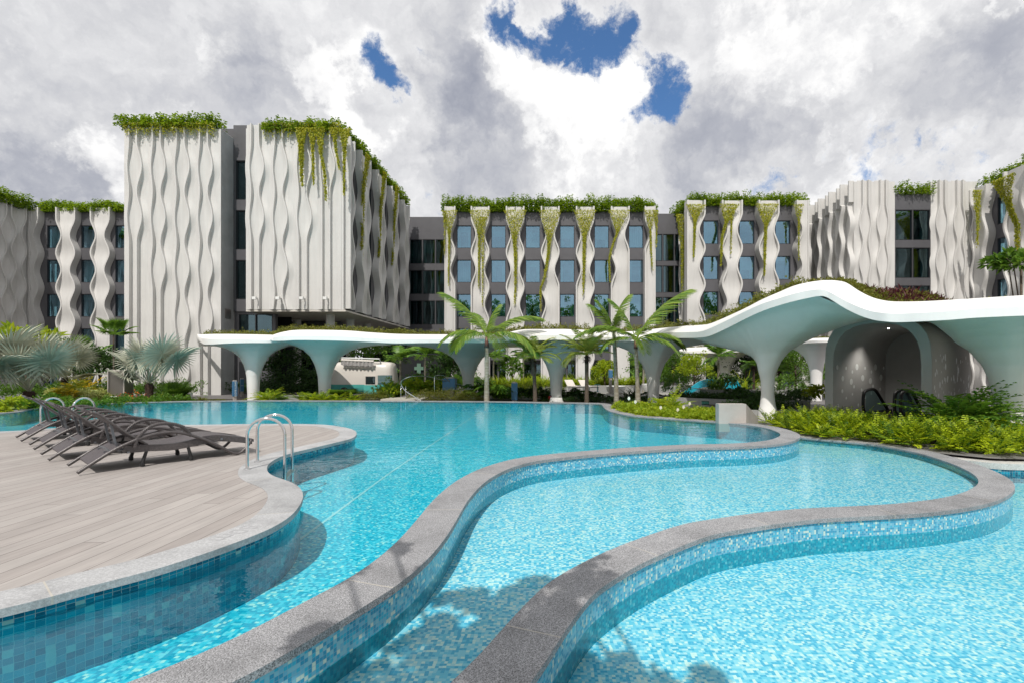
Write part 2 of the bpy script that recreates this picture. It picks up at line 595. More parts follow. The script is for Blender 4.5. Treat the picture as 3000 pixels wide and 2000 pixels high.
M['leaf_hedge'] = leafmat('hedge_leaves', (.03, .1, .008), (.27, .4, .015), .35)
M['leaf_vine'] = leafmat('vine_leaves', (.16, .22, .01), (.52, .5, .035), .4)
M['leaf_green'] = leafmat('green_leaves', (.04, .12, .012), (.16, .29, .03), .3)
M['leaf_dark'] = leafmat('dark_green_leaves', (.015, .05, .01), (.06, .13, .025), .2)
M['leaf_bright'] = leafmat('bright_leaves', (.14, .25, .01), (.4, .47, .03), .4)
M['leaf_fern'] = leafmat('yellow_green_fern', (.03, .1, .006), (.46, .56, .02), .38)
M['leaf_olive'] = leafmat('olive_groundcover', (.08, .12, .015), (.25, .24, .04), .25)
M['leaf_palm'] = leafmat('palm_leaflets', (.06, .15, .015), (.24, .33, .05), .3)
M['leaf_date'] = leafmat('date_palm_leaflets', (.12, .2, .03), (.42, .46, .1), .35)
M['leaf_silver'] = leafmat('silver_blue_palm_leaf', (.3, .33, .27), (.56, .56, .44), .08, .5)
M['leaf_cream'] = leafmat('cream_variegated_leaves', (.28, .36, .1), (.6, .6, .25), .3)
M['leaf_yellow'] = leafmat('yellow_croton_leaves', (.15, .22, .02), (.65, .5, .03), .3)
M['leaf_purple'] = leafmat('purple_bromeliad_leaves', (.07, .02, .03), (.17, .05, .05), .2)
M['leaf_dry'] = leafmat('dry_brown_leaf', (.2, .14, .08), (.4, .3, .2), .2)
CLOUD, SKYK, SUNE, EXPO = .98, 1.2, 3.6, 0.08
# ------------------------------------------------------------------ pools, deck, ground
L1, L2, L3 = -.12, -.36, -.60
R1, R2 = -.10, -.34
F1, F2, F3 = -.58, -.49, -.78
RW = .42

def px_path(pts, z): return [P(x, y, z) for x, y in pts]

far_px = [(0, 1209), (96, 1196), (204, 1187), (351, 1179.5), (446, 1176), (600, 1173.8), (749, 1172.5), (950, 1173), (1200, 1174), (1450, 1175.5), (1600, 1178), (1700, 1179.5), (1752, 1181)]
right_px = [(1763, 1184), (1769, 1192), (1780, 1200), (1801, 1207), (1852, 1217), (1929, 1223), (2005, 1229), (2105, 1235.5), (2196, 1244), (2250, 1254), (2284, 1267), (2284, 1276), (2266, 1284), (2230, 1291), (2143, 1297.5), (2000, 1301), (1837, 1310), (1670, 1323), (1526, 1339), (1430, 1363), (1363, 1392), (1316, 1422), (1268, 1465), (1230, 1510), (1191, 1556), (1143, 1604), (1072, 1661), (1000, 1706), (909, 1752), (765, 1829), (622, 1900), (478, 1958), (383, 1996), (200, 2060)]
p1 = px_path(far_px + right_px, R1)
p1 = [(-27, 14.2), (-23.5, 15.6)] + p1
e = p1[-1]
p1 += [(e[0] - .9, e[1] - .75), (e[0] - 2.6, e[1] - 1.9)]
rim1 = smooth_path(resample(catmull(p1), .11), 3)
rim1o = offset(rim1, RW); rim1m = offset(rim1, RW / 2)

in2_px = [(2322, 1276), (2352, 1281), (2441, 1289), (2556, 1300), (2671, 1321), (2747, 1342), (2805, 1363), (2850, 1386), (2867, 1405), (2858, 1423), (2813, 1444), (2741, 1460), (2622, 1474), (2478, 1482), (2335, 1489), (2191, 1504), (2096, 1518), (2000, 1534), (1861, 1580), (1765, 1618), (1670, 1666), (1607, 1704), (1550, 1757), (1478, 1833), (1416, 1905), (1363, 1958), (1320, 1996), (1250, 2070)]
p2 = px_path(in2_px, R2)
e = p2[-1]
p2 += [(e[0] - .7, e[1] - 1.0), (e[0] - 1.7, e[1] - 2.3)]
rim2 = smooth_path(resample(catmull(p2), .1), 3)
rim2o = offset(rim2, RW); rim2m = offset(rim2, RW / 2)

deck_px = [(0, 1781), (81, 1766), (239, 1721), (454, 1667), (641, 1606), (698, 1585), (789, 1549), (851, 1511), (880, 1476), (888, 1456), (885, 1436), (866, 1417), (835, 1404), (808, 1396), (789, 1386), (782, 1374), (784, 1362), (796, 1350), (823, 1336), (861, 1324), (933, 1307), (1000, 1291), (1030, 1283), (1045, 1270), (1034, 1257), (990, 1247), (918, 1241), (746, 1240), (612, 1242), (450, 1244), (300, 1247), (150, 1253), (0, 1262)]
p3 = px_path(deck_px, 0)
s = p3[0]
p3 = [(s[0] - 2.6, s[1] - 4.6), (s[0] - 1.2, s[1] - 1.8)] + p3 + [(-16, 10.6), (-27, 9.6)]
dk = smooth_path(resample(catmull(p3), .09), 2)


def coping(name, a, w, zt, th, m):
    o = offset(a, w)
    mb = MB()
    u = 0
    for i in range(len(a) - 1):
        l = float(np.linalg.norm((a[i + 1] - a[i] + o[i + 1] - o[i]) / 2))
        A, B, C_, E_ = a[i], a[i + 1], o[i + 1], o[i]
        uv = [(u, 0), (u + l, 0), (u + l, w), (u, w)]
        mb.face([(*A, zt), (*B, zt), (*C_, zt), (*E_, zt)], uv)
        mb.face([(*E_, zt - th), (*C_, zt - th), (*B, zt - th), (*A, zt - th)], uv[::-1])
        mb.face([(*A, zt - th), (*B, zt - th), (*B, zt), (*A, zt)], uv)
        mb.face([(*C_, zt - th), (*E_, zt - th), (*E_, zt), (*C_, zt)], uv[::-1])
        u += l
    ob = mb.build(name, m, merge=True)
    return ob

tag(coping('deck_coping', dk, .36, 0, .055, M['granite_deck']), kind='structure')
tag(coping('pool_coping', rim1, RW, R1, .05, M['granite']), kind='structure')
tag(coping('lower_pool_coping', rim2, RW, R2, .05, M['granite']), kind='structure')

kf = max(i for i in range(len(rim1)) if rim1[i][1] > 21.5 and rim1[i][0] < 3)
def walls(name, specs, m, mu):
    up, lo = MB(), MB()
    for pts, zb, zt, zw, fl in specs:
        q = [tuple(p) for p in pts]
        up.ribbon(q, zw + .004, zt, flip=fl); lo.ribbon(q, zb, zw + .004, flip=fl)
    tag(up.build(name, M[m]), kind='structure')
    tag(lo.build('submerged_' + name, M[mu]), kind='structure')
walls('deck_wall', [(offset(dk, .03), F1, -.055, L1, False)], 'tile_deck', 'tile_deck_tinted')
walls('pool_divider_wall', [(offset(rim1, .025)[kf:], F1, R1 - .05, L1 - .04, False), (offset(rim1, RW - .025), F2, R1 - .05, L2, True)], 'tile_wall', 'tile_tinted')
walls('lower_pool_divider_wall', [(offset(rim2, .025), F2, R2 - .05, L2 - .04, False), (offset(rim2, RW - .025), F3, R2 - .05, L3, True)], 'tile_wall', 'tile_tinted')
mb = MB(); mb.ribbon([tuple(q) for q in offset(rim1, .025)[:kf + 1]], F1, R1 - .05)
tag(mb.build('pool_far_wall', M['far_wet']), kind='structure')
# deck boards
mb = MB(); mb.poly([tuple(q) for q in offset(dk, .2)][::-1] + [(-27, -6), (-7, -6)][::1], -.005)
deck = tag(mb.build('wooden_deck', M['deck']), kind='structure')

a1 = [tuple(q) for q in rim1m]
main_poly = a1 + [(-4.5, -6), (-27, -6)]
for nm, z, m in (('pool_water', L1, 'water'), ('pool_floor', F1, 'floor1')):
    mb = MB(); mb.poly(main_poly, z); tag(mb.build(nm, M[m]), kind='structure')
# middle pool: between the two rims
tipx = max(range(len(rim1m)), key=lambda i: rim1m[i][0])
a1b = [tuple(q) for q in rim1m[tipx:]]
a2 = [tuple(q) for q in rim2m]
mid_poly = a2 + [(-1.5, -6), (-4.4, -6)] + a1b[::-1]
for nm, z, m in (('shallow_pool_water', L2, 'water2'), ('shallow_pool_floor', F2, 'floor2')):
    mb = MB(); mb.poly(mid_poly, z); tag(mb.build(nm, M[m]), kind='structure')
# lower pool
curb = [P(2705, 1325, R2), (8.93, 9.5), (9.36, 9.42), (12, 9.1), (18, 8.8)]
curb = smooth_path(resample(catmull(curb), .15), 2)
k0 = min(range(len(rim2m)), key=lambda i: np.linalg.norm(rim2m[i] - curb[0]))
low_poly = [tuple(q) for q in curb] + [(18, -6), (-1.4, -6)] + [tuple(q) for q in rim2m[k0:]][::-1]
for nm, z, m in (('lower_pool_water', L3, 'water2'), ('lower_pool_floor', F3, 'floor2')):
    mb = MB(); mb.poly(low_poly, z); tag(mb.build(nm, M[m]), kind='structure')
mb = MB(); mb.ribbon([tuple(q) for q in curb], F3, -.5)
tag(mb.build('lower_pool_far_wall', M['tile_deck']), kind='structure')
tag(coping('light_stone_kerb', offset(curb, -.02), .45, -.4, .12, M['granite_light']), kind='structure')

# plaza around
G = -.35
k1 = tipx
plaza = [(-300, 14.2)] + [tuple(q) for q in rim1m[:k1]] + [tuple(q) for q in rim2m[:k0]] + [tuple(q) for q in offset(curb, .25)] + [(300, 8.6), (300, 500), (-300, 500)]
mb = MB(); mb.poly(plaza, G); tag(mb.build('plaza_ground', M['plaza']), kind='structure')
mb = MB(); mb.face([(-600, -600, -1.3), (600, -600, -1.3), (600, 700, -1.3), (-600, 700, -1.3)])
tag(mb.build('ground', M['ground']), kind='structure')
# soil of the planted belt
so = [tuple(q) for q in offset(rim1, RW + .02)][:max(3, int(len(rim1) * .52))]
soil = [q for q in so if q[0] < 3.6]
mb = MB(); mb.poly(soil + [(3.6, 27), (-28, 27.5), (-30, 20)], G + .05)
tag(mb.build('planting_soil', M['soil']), kind='structure')
# lane line on the pool floor
mb = MB()
ln = [P(x, y, F1 + .004) for x, y in ((1436, 1185), (1140, 1385), (850, 1600))]
for i in range(2):
    A, B = Vector(ln[i]), Vector(ln[i + 1])
    n = Vector((-(B - A).y, (B - A).x)).normalized() * .02
    mb.face([(*(A - n), F1 + .004), (*(B - n), F1 + .004), (*(B + n), F1 + .004), (*(A + n), F1 + .004)][::-1])
tag(mb.build('pool_floor_line', M['laneline']), kind='structure')


def text_mesh(txt, size, mat_, name, mtx, parent=None, depth=.003, world=False):
    cu = bpy.data.curves.new(name, 'FONT')
    cu.body = txt; cu.size = size; cu.extrude = depth; cu.align_x = 'CENTER'; cu.align_y = 'CENTER'
    t = bpy.data.objects.new(name, cu)
    COL.objects.link(t)
    dg = bpy.context.evaluated_depsgraph_get()
    me = bpy.data.meshes.new_from_object(t.evaluated_get(dg))
    bpy.data.objects.remove(t)
    me.transform(mtx)
    me.materials.clear(); me.materials.append(mat_)
    me.name = name
    o = bpy.data.objects.new(name, me)
    return link(o, parent, world)

# depth marking engraved in the deck coping, read from the deck
A = Vector(P(650, 1575, 0)); B = Vector(P(765, 1527, 0))
ang = math.atan2(-(B - A).y, -(B - A).x)
c = (A + B) / 2
tag(text_mesh('0.80m', .24, M['engrave'], 'depth_marking', Matrix.Translation((c.x, c.y, .001)) @ Matrix.Rotation(ang, 4, 'Z'), depth=.001),
    '0.80m depth marking engraved in pale granite coping of the deck', 'depth marking')
# ------------------------------------------------------------------ hotel
PER = 3.37
ZR = [(15.4 - PER * k - 2.24, 15.4 - PER * k) for k in range(5)]     # window rows (bottom, top)
ZC = 14.28                                                         # height of the first waist


class Fr:
    def __init__(s, O, U, N): s.O, s.U, s.N = Vector(O), Vector(U), Vector(N)
    def __call__(s, u, n, z): return s.O + s.U * u + s.N * n + Vector((0, 0, z))


def edge(z, wide, A, waves, zc=ZC, P_=PER):
    """distance from the panel's middle to its edge at height z"""
    top, bot = zc + P_ / 2, zc - (waves - .5) * P_
    if z > top or z < bot: return wide
    t = (1 + math.cos(2 * math.pi * (z - zc) / P_)) / 2
    return wide - A * t


def fin(mb, fr, zs, us, t, n0, n1):
    rows = [[fr(u - t / 2, n0, z), fr(u - t / 2, n1, z), fr(u + t / 2, n1, z), fr(u + t / 2, n0, z)] for z, u in zip(zs, us)]
    mb.grid(rows, closed=True)
    mb.face(rows[0]); mb.face(rows[-1])


def zsamp(z0, z1, s=.14):
    n = max(2, int((z1 - z0) / s))
    return [z0 + (z1 - z0) * i / n for i in range(n + 1)]


def wavy(parent, fr, uc, zt, zb, wl, wr, wide=.835, A=.44, n0=0., n1=.9, t=.13, left=None, right=None, rec=.26):
    """hourglass panel: two wavy ribs and the recessed plate between them; left/right fix a straight side"""
    zs = zsamp(zb, zt)
    ul = [(left if left is not None else uc - edge(z, wide, A, wl)) for z in zs]
    ur = [(right if right is not None else uc + edge(z, wide, A, wr)) for z in zs]
    mb = MB()
    zs2 = zs
    fin(mb, fr, zs2, ul, t, n0, n1); fin(mb, fr, zs2, ur, t, n0, n1)
    rows = []
    for z, a, b in zip(zs, ul, ur):
        ra = .035 + rec * max(0, min(1, 1 - (uc + wide - b if right is None else 0) / A)) if right is None else rec * .3
        rb = .035 + rec * max(0, min(1, 1 - (a - uc + wide) / A)) if left is None else rec * .3
        rm = (ra + rb) / 2 * .8
        w_ = b - a
        rows.append([fr(a + t / 2 - .01, n1 - rb, z), fr(a + w_ * .3, n1 - rm, z), fr(a + w_ * .5, n1 - rm, z), fr(a + w_ * .7, n1 - rm, z), fr(b - t / 2 + .01, n1 - ra, z)])
    mb.grid(rows)
    # plate is solid: cap the top with a ledge back to the wall
    mb.face([fr(ul[-1], n1 - rec, zt - .05), fr(ur[-1], n1 - rec, zt - .05), fr(ur[-1], n0, zt - .05), fr(ul[-1], n0, zt - .05)])
    return mb.build('wavy_panel', M['panel'], parent, smooth=35, world=True, merge=True)


def facade(parent, fr, u0, u1, cols, rows, zb, zt, style='room', th=.3, glass='glass', mull=0, wallmat='dark'):
    """cladding with real openings; every window a part with its pane"""
    mb = MB()
    cuts = sorted(rows)
    zprev = zb
    for (a, b) in cuts:
        mb.box(u0, u1, -th, 0, zprev, a, fr)
        up = u0
        for (c, d) in cols:
            if c > up: mb.box(up, c, -th, -.012, a, b, fr)
            up = d
        if up < u1: mb.box(up, u1, -th, -.012, a, b, fr)
        zprev = b
    mb.box(u0, u1, -th, 0, zprev, zt, fr)
    mb.build('wall', M[wallmat], parent, world=True)
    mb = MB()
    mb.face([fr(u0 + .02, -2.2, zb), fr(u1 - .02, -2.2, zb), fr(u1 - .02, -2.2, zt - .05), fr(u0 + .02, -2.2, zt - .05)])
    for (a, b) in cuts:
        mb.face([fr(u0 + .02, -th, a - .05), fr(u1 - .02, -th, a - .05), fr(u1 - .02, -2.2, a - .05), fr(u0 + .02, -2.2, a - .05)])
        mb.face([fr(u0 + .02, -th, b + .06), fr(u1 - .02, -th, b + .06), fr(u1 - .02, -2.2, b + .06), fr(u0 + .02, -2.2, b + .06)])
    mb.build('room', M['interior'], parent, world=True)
    for ri, (a, b) in enumerate(cuts):
        for ci, (c, d) in enumerate(cols):
            mb = MB(); f = .055
            mb.box(c, c + f, -.2, -.02, a, b, fr); mb.box(d - f, d, -.2, -.02, a, b, fr)
            mb.box(c + f, d - f, -.2, -.022, a, a + f, fr); mb.box(c + f, d - f, -.2, -.022, b - f, b, fr)
            for q in range(mull):
                x = c + (d - c) * (q + 1) / (mull + 1)
                mb.box(x - .03, x + .03, -.19, -.03, a + f, b - f, fr)
            w = mb.build('window', M['frame'], parent, world=True)
            mb = MB(); mb.box(c + .02, d - .02, -.15, -.13, a + .02, b - .02, fr)
            mb.build('pane', M[glass], w)
            r = random.random()
            def cloth(x0, x1, z0, z1):
                m2 = MB()
                n = max(6, int((x1 - x0) / .05))
                rows_ = [[fr(x0 + (x1 - x0) * k / n, -.42 + .05 * math.sin(k * 1.7 + ri) , z) for k in range(n + 1)] for z in (z0, z1)]
                m2.grid(rows_)
                m2.build('curtain', M['curtain'], w, smooth=True)
            if style == 'room':
                if r < .3: cloth(c, d, a, b - .1)
                elif r < .75:
                    k = random.uniform(.18, .32) * (d - c)
                    cloth(c, c + k, a, b - .1); cloth(d - k, d, a, b - .1)
                if .3 <= r < .9:
                    m2 = MB(); m2.box(c + .03, d - .03, -.32, -.3, b - (b - a) * random.uniform(.12, .6), b, fr)
                    m2.build('blind', M['blind'], w)


def bld(name, loc, label, cat='hotel building'):
    return empty(name, loc, 0, label, cat)

FR_C = Fr((0, 47, 0), (1, 0, 0), (0, -1, 0))
# ---- central block
cb = bld('hotel_block', (0.5, 47, G), 'dark grey hotel block in the middle with vine-draped white hourglass panels')
cols = [(-8.8 + 3.385 * k, -7.36 + 3.385 * k) for k in range(6)]
facade(cb, FR_C, -9.9, 10.6, cols, ZR[:4], 2.2, 16.8)
wavy(cb, FR_C, -9.7, 17.0, G, 0, 2, left=-9.75, wide=.87)
for k, (wl, wr) in enumerate([(2, 4), (3, 5), (4, 2), (2, 5), (2, 1)]):
    wavy(cb, FR_C, -6.38 + 3.385 * k, 17.0, G, wl, wr)
wavy(cb, FR_C, 10.46, 17.0, G, 1, 0, right=10.5, wide=.87)
mb = MB(); mb.box(-9.9, 10.6, -12, -2.4, G, 16.5, FR_C); mb.box(-9.9, 10.6, -2.4, -.3, 16.3, 16.5, FR_C)
mb.build('roof', M['dark'], cb, world=True)
def ground_glass(parent, fr, u0, u1, zt=2.2, step=1.7):
    n = int((u1 - u0) / step)
    cs = [(u0 + (u1 - u0) * i / n + .06, u0 + (u1 - u0) * (i + 1) / n - .06) for i in range(n)]
    facade(parent, fr, u0, u1, cs, [(G + .15, zt - .35)], G, zt, style='none', glass='glassdark')
ground_glass(cb, Fr((0, 47.6, 0), (1, 0, 0), (0, -1, 0)), -9.9, 10.6)

# ---- recessed glazed links
def linkb(label, x0, x1, y, zt, ncol, rows, loc):
    b = bld('hotel_link', loc, label)
    fr = Fr((0, y, 0), (1, 0, 0), (0, -1, 0))
    w = (x1 - x0) / ncol
    facade(b, fr, x0, x1, [(x0 + w * i + .03, x0 + w * (i + 1) - .03) for i in range(ncol)], rows, G, zt, style='room', glass='glassdark')
    mb = MB(); mb.box(x0, x1, -9, -2.25, G, zt - .3, fr); mb.build('roof', M['dark'], b, world=True)
    return b
zl = lambda y, d: H + (CY - y) / F * d
rowsL = [(zl(773, 48.5), zl(702, 48.5)), (zl(862, 48.5), zl(792, 48.5)), (zl(951, 48.5), zl(881, 48.5)), (G + .3, 1.8)]
linkb('recessed dark glass link between the tall overhanging tower and the middle block', -15.2, -9.92, 48.5, 16.7, 4, rowsL, (-12.5, 48.5, G))
rowsR = [(zl(766, 48.5), zl(687, 48.5)), (zl(858, 48.5), zl(779, 48.5)), (zl(950, 48.5), zl(871, 48.5)), (G + .3, 1.8)]
linkb('narrow dark glass link between the middle block and the three-column block on its right', 10.62, 14.2, 48.4, 17.0, 3, rowsR, (12.3, 48.4, G))

# ---- left far wing
FR_L = Fr((0, 47, 0), (1, 0, 0), (0, -1, 0))
lb = bld('hotel_wing', (-45, 47, G), 'lower hotel wing left of the tall white tower, three window columns between white hourglass panels')
colsL = [(-49.1, -47.62), (-45.75, -44.27), (-42.4, -40.92), (-39.05, -37.6)]
facade(lb, FR_L, -50.4, -34.5, colsL, ZR[:5], G, 16.8)
wavy(lb, FR_L, -50.3, 17.0, G, 0, 7, left=-50.3, wide=.9, n1=.6)
wavy(lb, FR_L, -46.69, 17.0, G, 7, 4, wide=.9, A=.5, n1=.62)
wavy(lb, FR_L, -43.34, 17.0, G, 5, 3, wide=.9, A=.5, n1=.62)
wavy(lb, FR_L, -39.99, 17.0, G, 5, 3, wide=.9, A=.5, n1=.62)
mb = MB(); mb.box(-50.4, -34.5, -10, -2.25, G, 16.4, FR_L); mb.build('roof', M['dark'], lb, world=True)
# side wing facing right
sb = bld('hotel_side_wing', (-50.5, 42, G), 'shaded hotel wing at the left edge with rippling grey-white panels facing right')
FS = Fr((-50.6, 0, 0), (0, 1, 0), (1, 0, 0))
mb = MB(); mb.box(30, 46.95, -6, 0, G, 16.9, FS); mb.build('wall', M['panel'], sb, world=True)


def finpair(parent, fr, uc, zt, zb, waves, wide=.52, A=.26, n1=.25, t=.075, zc=14.85, al=1.0, ar=1.0, mir=1):
    """two wavy ribs standing on a plain wall; the pair is narrow at the top and swells at each wave"""
    zs = zsamp(zb, zt)
    mb = MB()
    def e(z):
        if z > zc + PER / 2 or z < zc - (waves - .5) * PER: return wide - A
        return wide - A + A * (1 + math.cos(2 * math.pi * (z - zc) / PER)) / 2
    for s in (-1, 1):
        k = al if s < 0 else ar
        off = wide - A
        us = [uc + s * (off + (e(z) - off) * k) for z in zs]
        fin(mb, fr, zs, us, t, -.02, n1)
        # render swells up to the ribs: always flush left of the left one, elsewhere only where the pair is wide
        rows, rows2 = [], []
        for z, u in zip(zs, us):
            w = max(0, min(1, (e(z) - wide + A) / A))
            wi, wo = (w, 1.0) if s * mir < 0 else (1.0, w)
            rows.append([fr(uc, .02, z), fr(u - s * .13, .015 + (n1 - .06) * wi * .28, z), fr(u - s * (t / 2 - .01), .01 + (n1 - .035) * wi * .6, z)])
            rows2.append([fr(u + s * .4, .004, z), fr(u + s * .16, .004 + (n1 - .06) * wo * .35, z), fr(u + s * (t / 2 - .01), .004 + (n1 - .035) * wo * .8, z)])
        mb.grid(rows); mb.grid(rows2)
    return mb.build('wavy_rib_pair', M['panel'], parent, smooth=35, world=True, merge=True)
for k in range(9):
    finpair(sb, FS, 46.3 - 1.7 * k, 17.0, G, 9, wide=.62, A=.42, n1=.5, zc=14.28)

# ---- tall left tower
T0, T1 = -28.25, -21.78
FT = Fr((0, 32, 0), (1, 0, 0), (0, -1, 0))
tb = bld('hotel_tower', (-25, 32, G), 'tall windowless white tower on the left reaching the ground, ribbed with four wavy rib pairs')
mb = MB(); mb.box(T0, T1, -12, 0, G, 17.42, FT); mb.build('wall', M['panel'], tb, world=True)
for px, wv in ((389.7, 2), (459, 3), (529, 5), (597, 4)):
    finpair(tb, FT, (px - 1600) / F * 31.8, 17.62, G, wv, al=.45, ar=1.25)
mb = MB(); mb.face([(T1 + .006, 32.02, G), (T1 + .006, 33.3, G), (T1 + .006, 33.3, 17.35), (T1 + .006, 32.02, 17.4)]); mb.build('side_wall', M['sidewall'], tb, world=True)
mb = MB(); q = D(659, 918, 32.6)
for k in range(6): mb.box(T1 + .02, T1 + .05, 32.45, 32.95, 4.85 + k * .1, 4.91 + k * .1)
mb.box(T1 + .01, T1 + .03, 32.4, 33.0, 4.8, 5.45); mb.build('vent_grille', M['dullsteel'], tb, world=True)
# dark recess between the towers
FD = Fr((0, 33.25, 0), (1, 0, 0), (0, -1, 0))
rb = bld('hotel_recess', (-20.9, 33.3, G), 'dark recessed bay of stacked tall windows between the two tall white towers')
rz = [(zl(586 + 145.7 * k, 33.25), zl(470.6 + 145.7 * k, 33.25)) for k in range(3)]
facade(rb, FD, -21.76, -17.0, [(-21.6, -20.0)], rz, 5.35, 18.3, glass='glassdark', style='none')
mb = MB(); mb.box(-23.4, -21.0, -6, -.4, 17, 18.25, FD); mb.box(-21, -17.0, -6, -2.3, 5.4, 18.2, FD); mb.build('roof', M['dark'], rb, world=True)
facade(rb, Fr((0, 33.35, 0), (1, 0, 0), (0, -1, 0)), -21.76, -18.9, [(-21.5, -19.1)], [(2.3, 5.2)], G, 5.35, glass='glassdark', style='none', mull=1)
mb = MB(); mb.box(-21.4, -20.0, .01, .06, G, 1.9, Fr((0, 33.35, 0), (1, 0, 0), (0, -1, 0))); mb.build('door', M['frame'], rb, world=True)

# ---- overhanging second tower
X0, X1, ZB = -20.1, -13.72, 5.32
ob = bld('hotel_tower_overhang', (-17, 36, G), 'tall white tower raised on round columns, ribbed front and windowed vine-hung side facing right')
mb = MB(); mb.box(X0, X1, -.6, 0, ZB, 17.45, FT); mb.build('wall', M['panel'], ob, world=True)
for px, wv in ((747, 2), (816, 5), (886.5, 2), (955, 1)):
    finpair(ob, FT, (px - 1600) / F * 31.8, 17.68, ZB + .005, wv, al=.45, ar=1.25)
FSd = Fr((X1, 0, 0), (0, 1, 0), (1, 0, 0))
colsS = [(32.75 + 3.4 * k, 34.1 + 3.4 * k) for k in range(4)]
facade(ob, FSd, 32.64, 46.9, colsS, ZR[:3], ZB, 16.9)
mb = MB(); mb.box(32.02, 32.3, .0, .14, ZB, 17.2, FSd); mb.build('corner_panel', M['panel'], ob, world=True)
wavy(ob, FSd, 32.0, 17.05, ZB + .1, 0, 4, wide=1.05, A=.5, n1=.52, left=32.32)
for k, (wl, wr) in enumerate([(4, 3), (3, 4), (4, 3), (3, 3)]):
    wavy(ob, FSd, 35.2 + 3.4 * k, 17.05, ZB + .1, wl, wr, wide=.86, A=.5, n1=.52)
mb = MB(); mb.box(X0 + .3, X1 - 2.3, -14.8, -1.7, ZB + .02, 16.5, FT); mb.build('roof', M['dark'], ob, world=True)
mb = MB(); mb.box(X0, X1 + .3, 32.0, 46.9, ZB - .12, ZB - .01); mb.build('soffit', M['soffit'], ob, world=True)
for (x, y) in [(-19.8, 34.2), (-15.3, 33.9), (-15.3, 37.3), (-15.3, 40.8), (-15.3, 44.4), (-15.3, 47.6), (-19.6, 37.6), (-19.2, 41.5), (-18.5, 45.5)]:
    mb = MB(); mb.lathe([(.3, G), (.3, ZB - .1)], (x, y, 0), 24)
    mb.build('column', M['panel'], ob, smooth=35, world=True)
for i, px in enumerate((755, 823, 892, 960)):
    c = D(px, 876, 31.9)
    mb = MB(); mb.box(c.x - .12, c.x + .12, 31.45, 31.62, c.z - .09, c.z + .09); mb.box(c.x - .05, c.x + .05, 31.6, 32, c.z - .05, c.z + .05)
    mb.build('wall_lamp', M['whiteplastic'], ob, world=True)
ub = bld('hotel_undercroft', (-18, 42, G), 'dark glazed ground floor behind the round columns under the raised tower')
facade(ub, Fr((0, 38.6, 0), (1, 0, 0), (0, -1, 0)), -21.7, -16.6, [(-21.5, -20.0), (-19.9, -18.4), (-18.3, -16.8)], [(G + .1, 2.2), (2.4, 4.9)], G, 5.15, glass='glassdark', style='none')
facade(ub, Fr((0, 46.2, 0), (1, 0, 0), (0, -1, 0)), -16.5, -10.2, [(-16.3 + 1.55 * k, -14.85 + 1.55 * k) for k in range(4)], [(G + .1, 2.2), (2.4, 4.9)], G, 5.15, glass='glassdark', style='none')

# ---- right-centre block
Y2 = 45.4
FR2 = Fr((0, Y2, 0), (1, 0, 0), (0, -1, 0))
hb = bld('hotel_block', (19, Y2, G), 'hotel block with three window columns, just right of the middle block')
facade(hb, FR2, 13.9, 24.5, [(14.92, 16.38), (18.34, 19.8), (21.76, 23.22)], ZR[:4], 2.2, 16.85)
wavy(hb, FR2, 14.05, 17.05, G, 0, 3, left=13.2, wide=.75, A=.55)
wavy(hb, FR2, 17.36, 17.05, G, 4, 4, wide=.9, A=.46)
wavy(hb, FR2, 20.78, 17.05, G, 5, 3, wide=.9, A=.46)
wavy(hb, FR2, 24.4, 17.05, G, 6, 0, right=24.45, wide=.98, A=.5)
mb = MB(); mb.box(13.9, 24.5, -10, -2.25, G, 16.5, FR2); mb.build('roof', M['dark'], hb, world=True)
ground_glass(hb, Fr((0, Y2 + .5, 0), (1, 0, 0), (0, -1, 0)), 13.9, 24.5)
FS2 = Fr((13.9, 0, 0), (0, -1, 0), (-1, 0, 0))
mb = MB(); mb.box(-50.5, -45.42, -.4, 0, G, 16.8, FS2); mb.build('side_wall', M['panel'], hb, world=True)
for k in range(3):
    finpair(hb, FS2, -46.2 - 1.6 * k, 17.0, G, 9, wide=.58, A=.36, n1=.5, zc=14.28)

# ---- right block with fluted walls
YR = 41.0
FRR = Fr((0, YR, 0), (1, 0, 0), (0, -1, 0))
XA, XB, XC, XD = 26.42, 29.92, 33.0, 37.05
qb = bld('hotel_block', (31, YR, G), 'fluted white corner block on the right with two stacked double windows between rippled walls')
ZT = 17.38
mb = MB(); mb.box(XA, XB, -6, 0, G, ZT, FRR); mb.box(XC, XD, -6, 0, G, ZT, FRR); mb.build('wall', M['panel'], qb, world=True)
for px, wv in ((2536.6, 9), (2588, 9), (2761, 9), (2813, 9)):
    finpair(qb, FRR, (px - 1600) / F * 40.8, ZT + .08, G, wv, wide=.5, A=.26, n1=.25, t=.08, zc=13.8, al=1.2, ar=.7, mir=-1)
facade(qb, FRR, XB, XC, [(XB + .05, (XB + XC) / 2 - .02), ((XB + XC) / 2 + .02, XC - .05)], [(zl(704, YR), zl(615, YR)), (zl(814.6, YR), zl(726, YR)), (zl(925, YR), zl(837, YR))], G, 16.3, glass='glassdark', style='none')
mb = MB(); mb.box(XB, XC, -9, -2.25, G, 16.1, FRR); mb.build('roof', M['dark'], qb, world=True)
FQ = Fr((XA, 0, 0), (0, -1, 0), (-1, 0, 0))
mb = MB(); mb.box(-56, -YR - .01, -3, -.01, G, ZT - .05, FQ); mb.build('side_wall', M['panel'], qb, world=True)
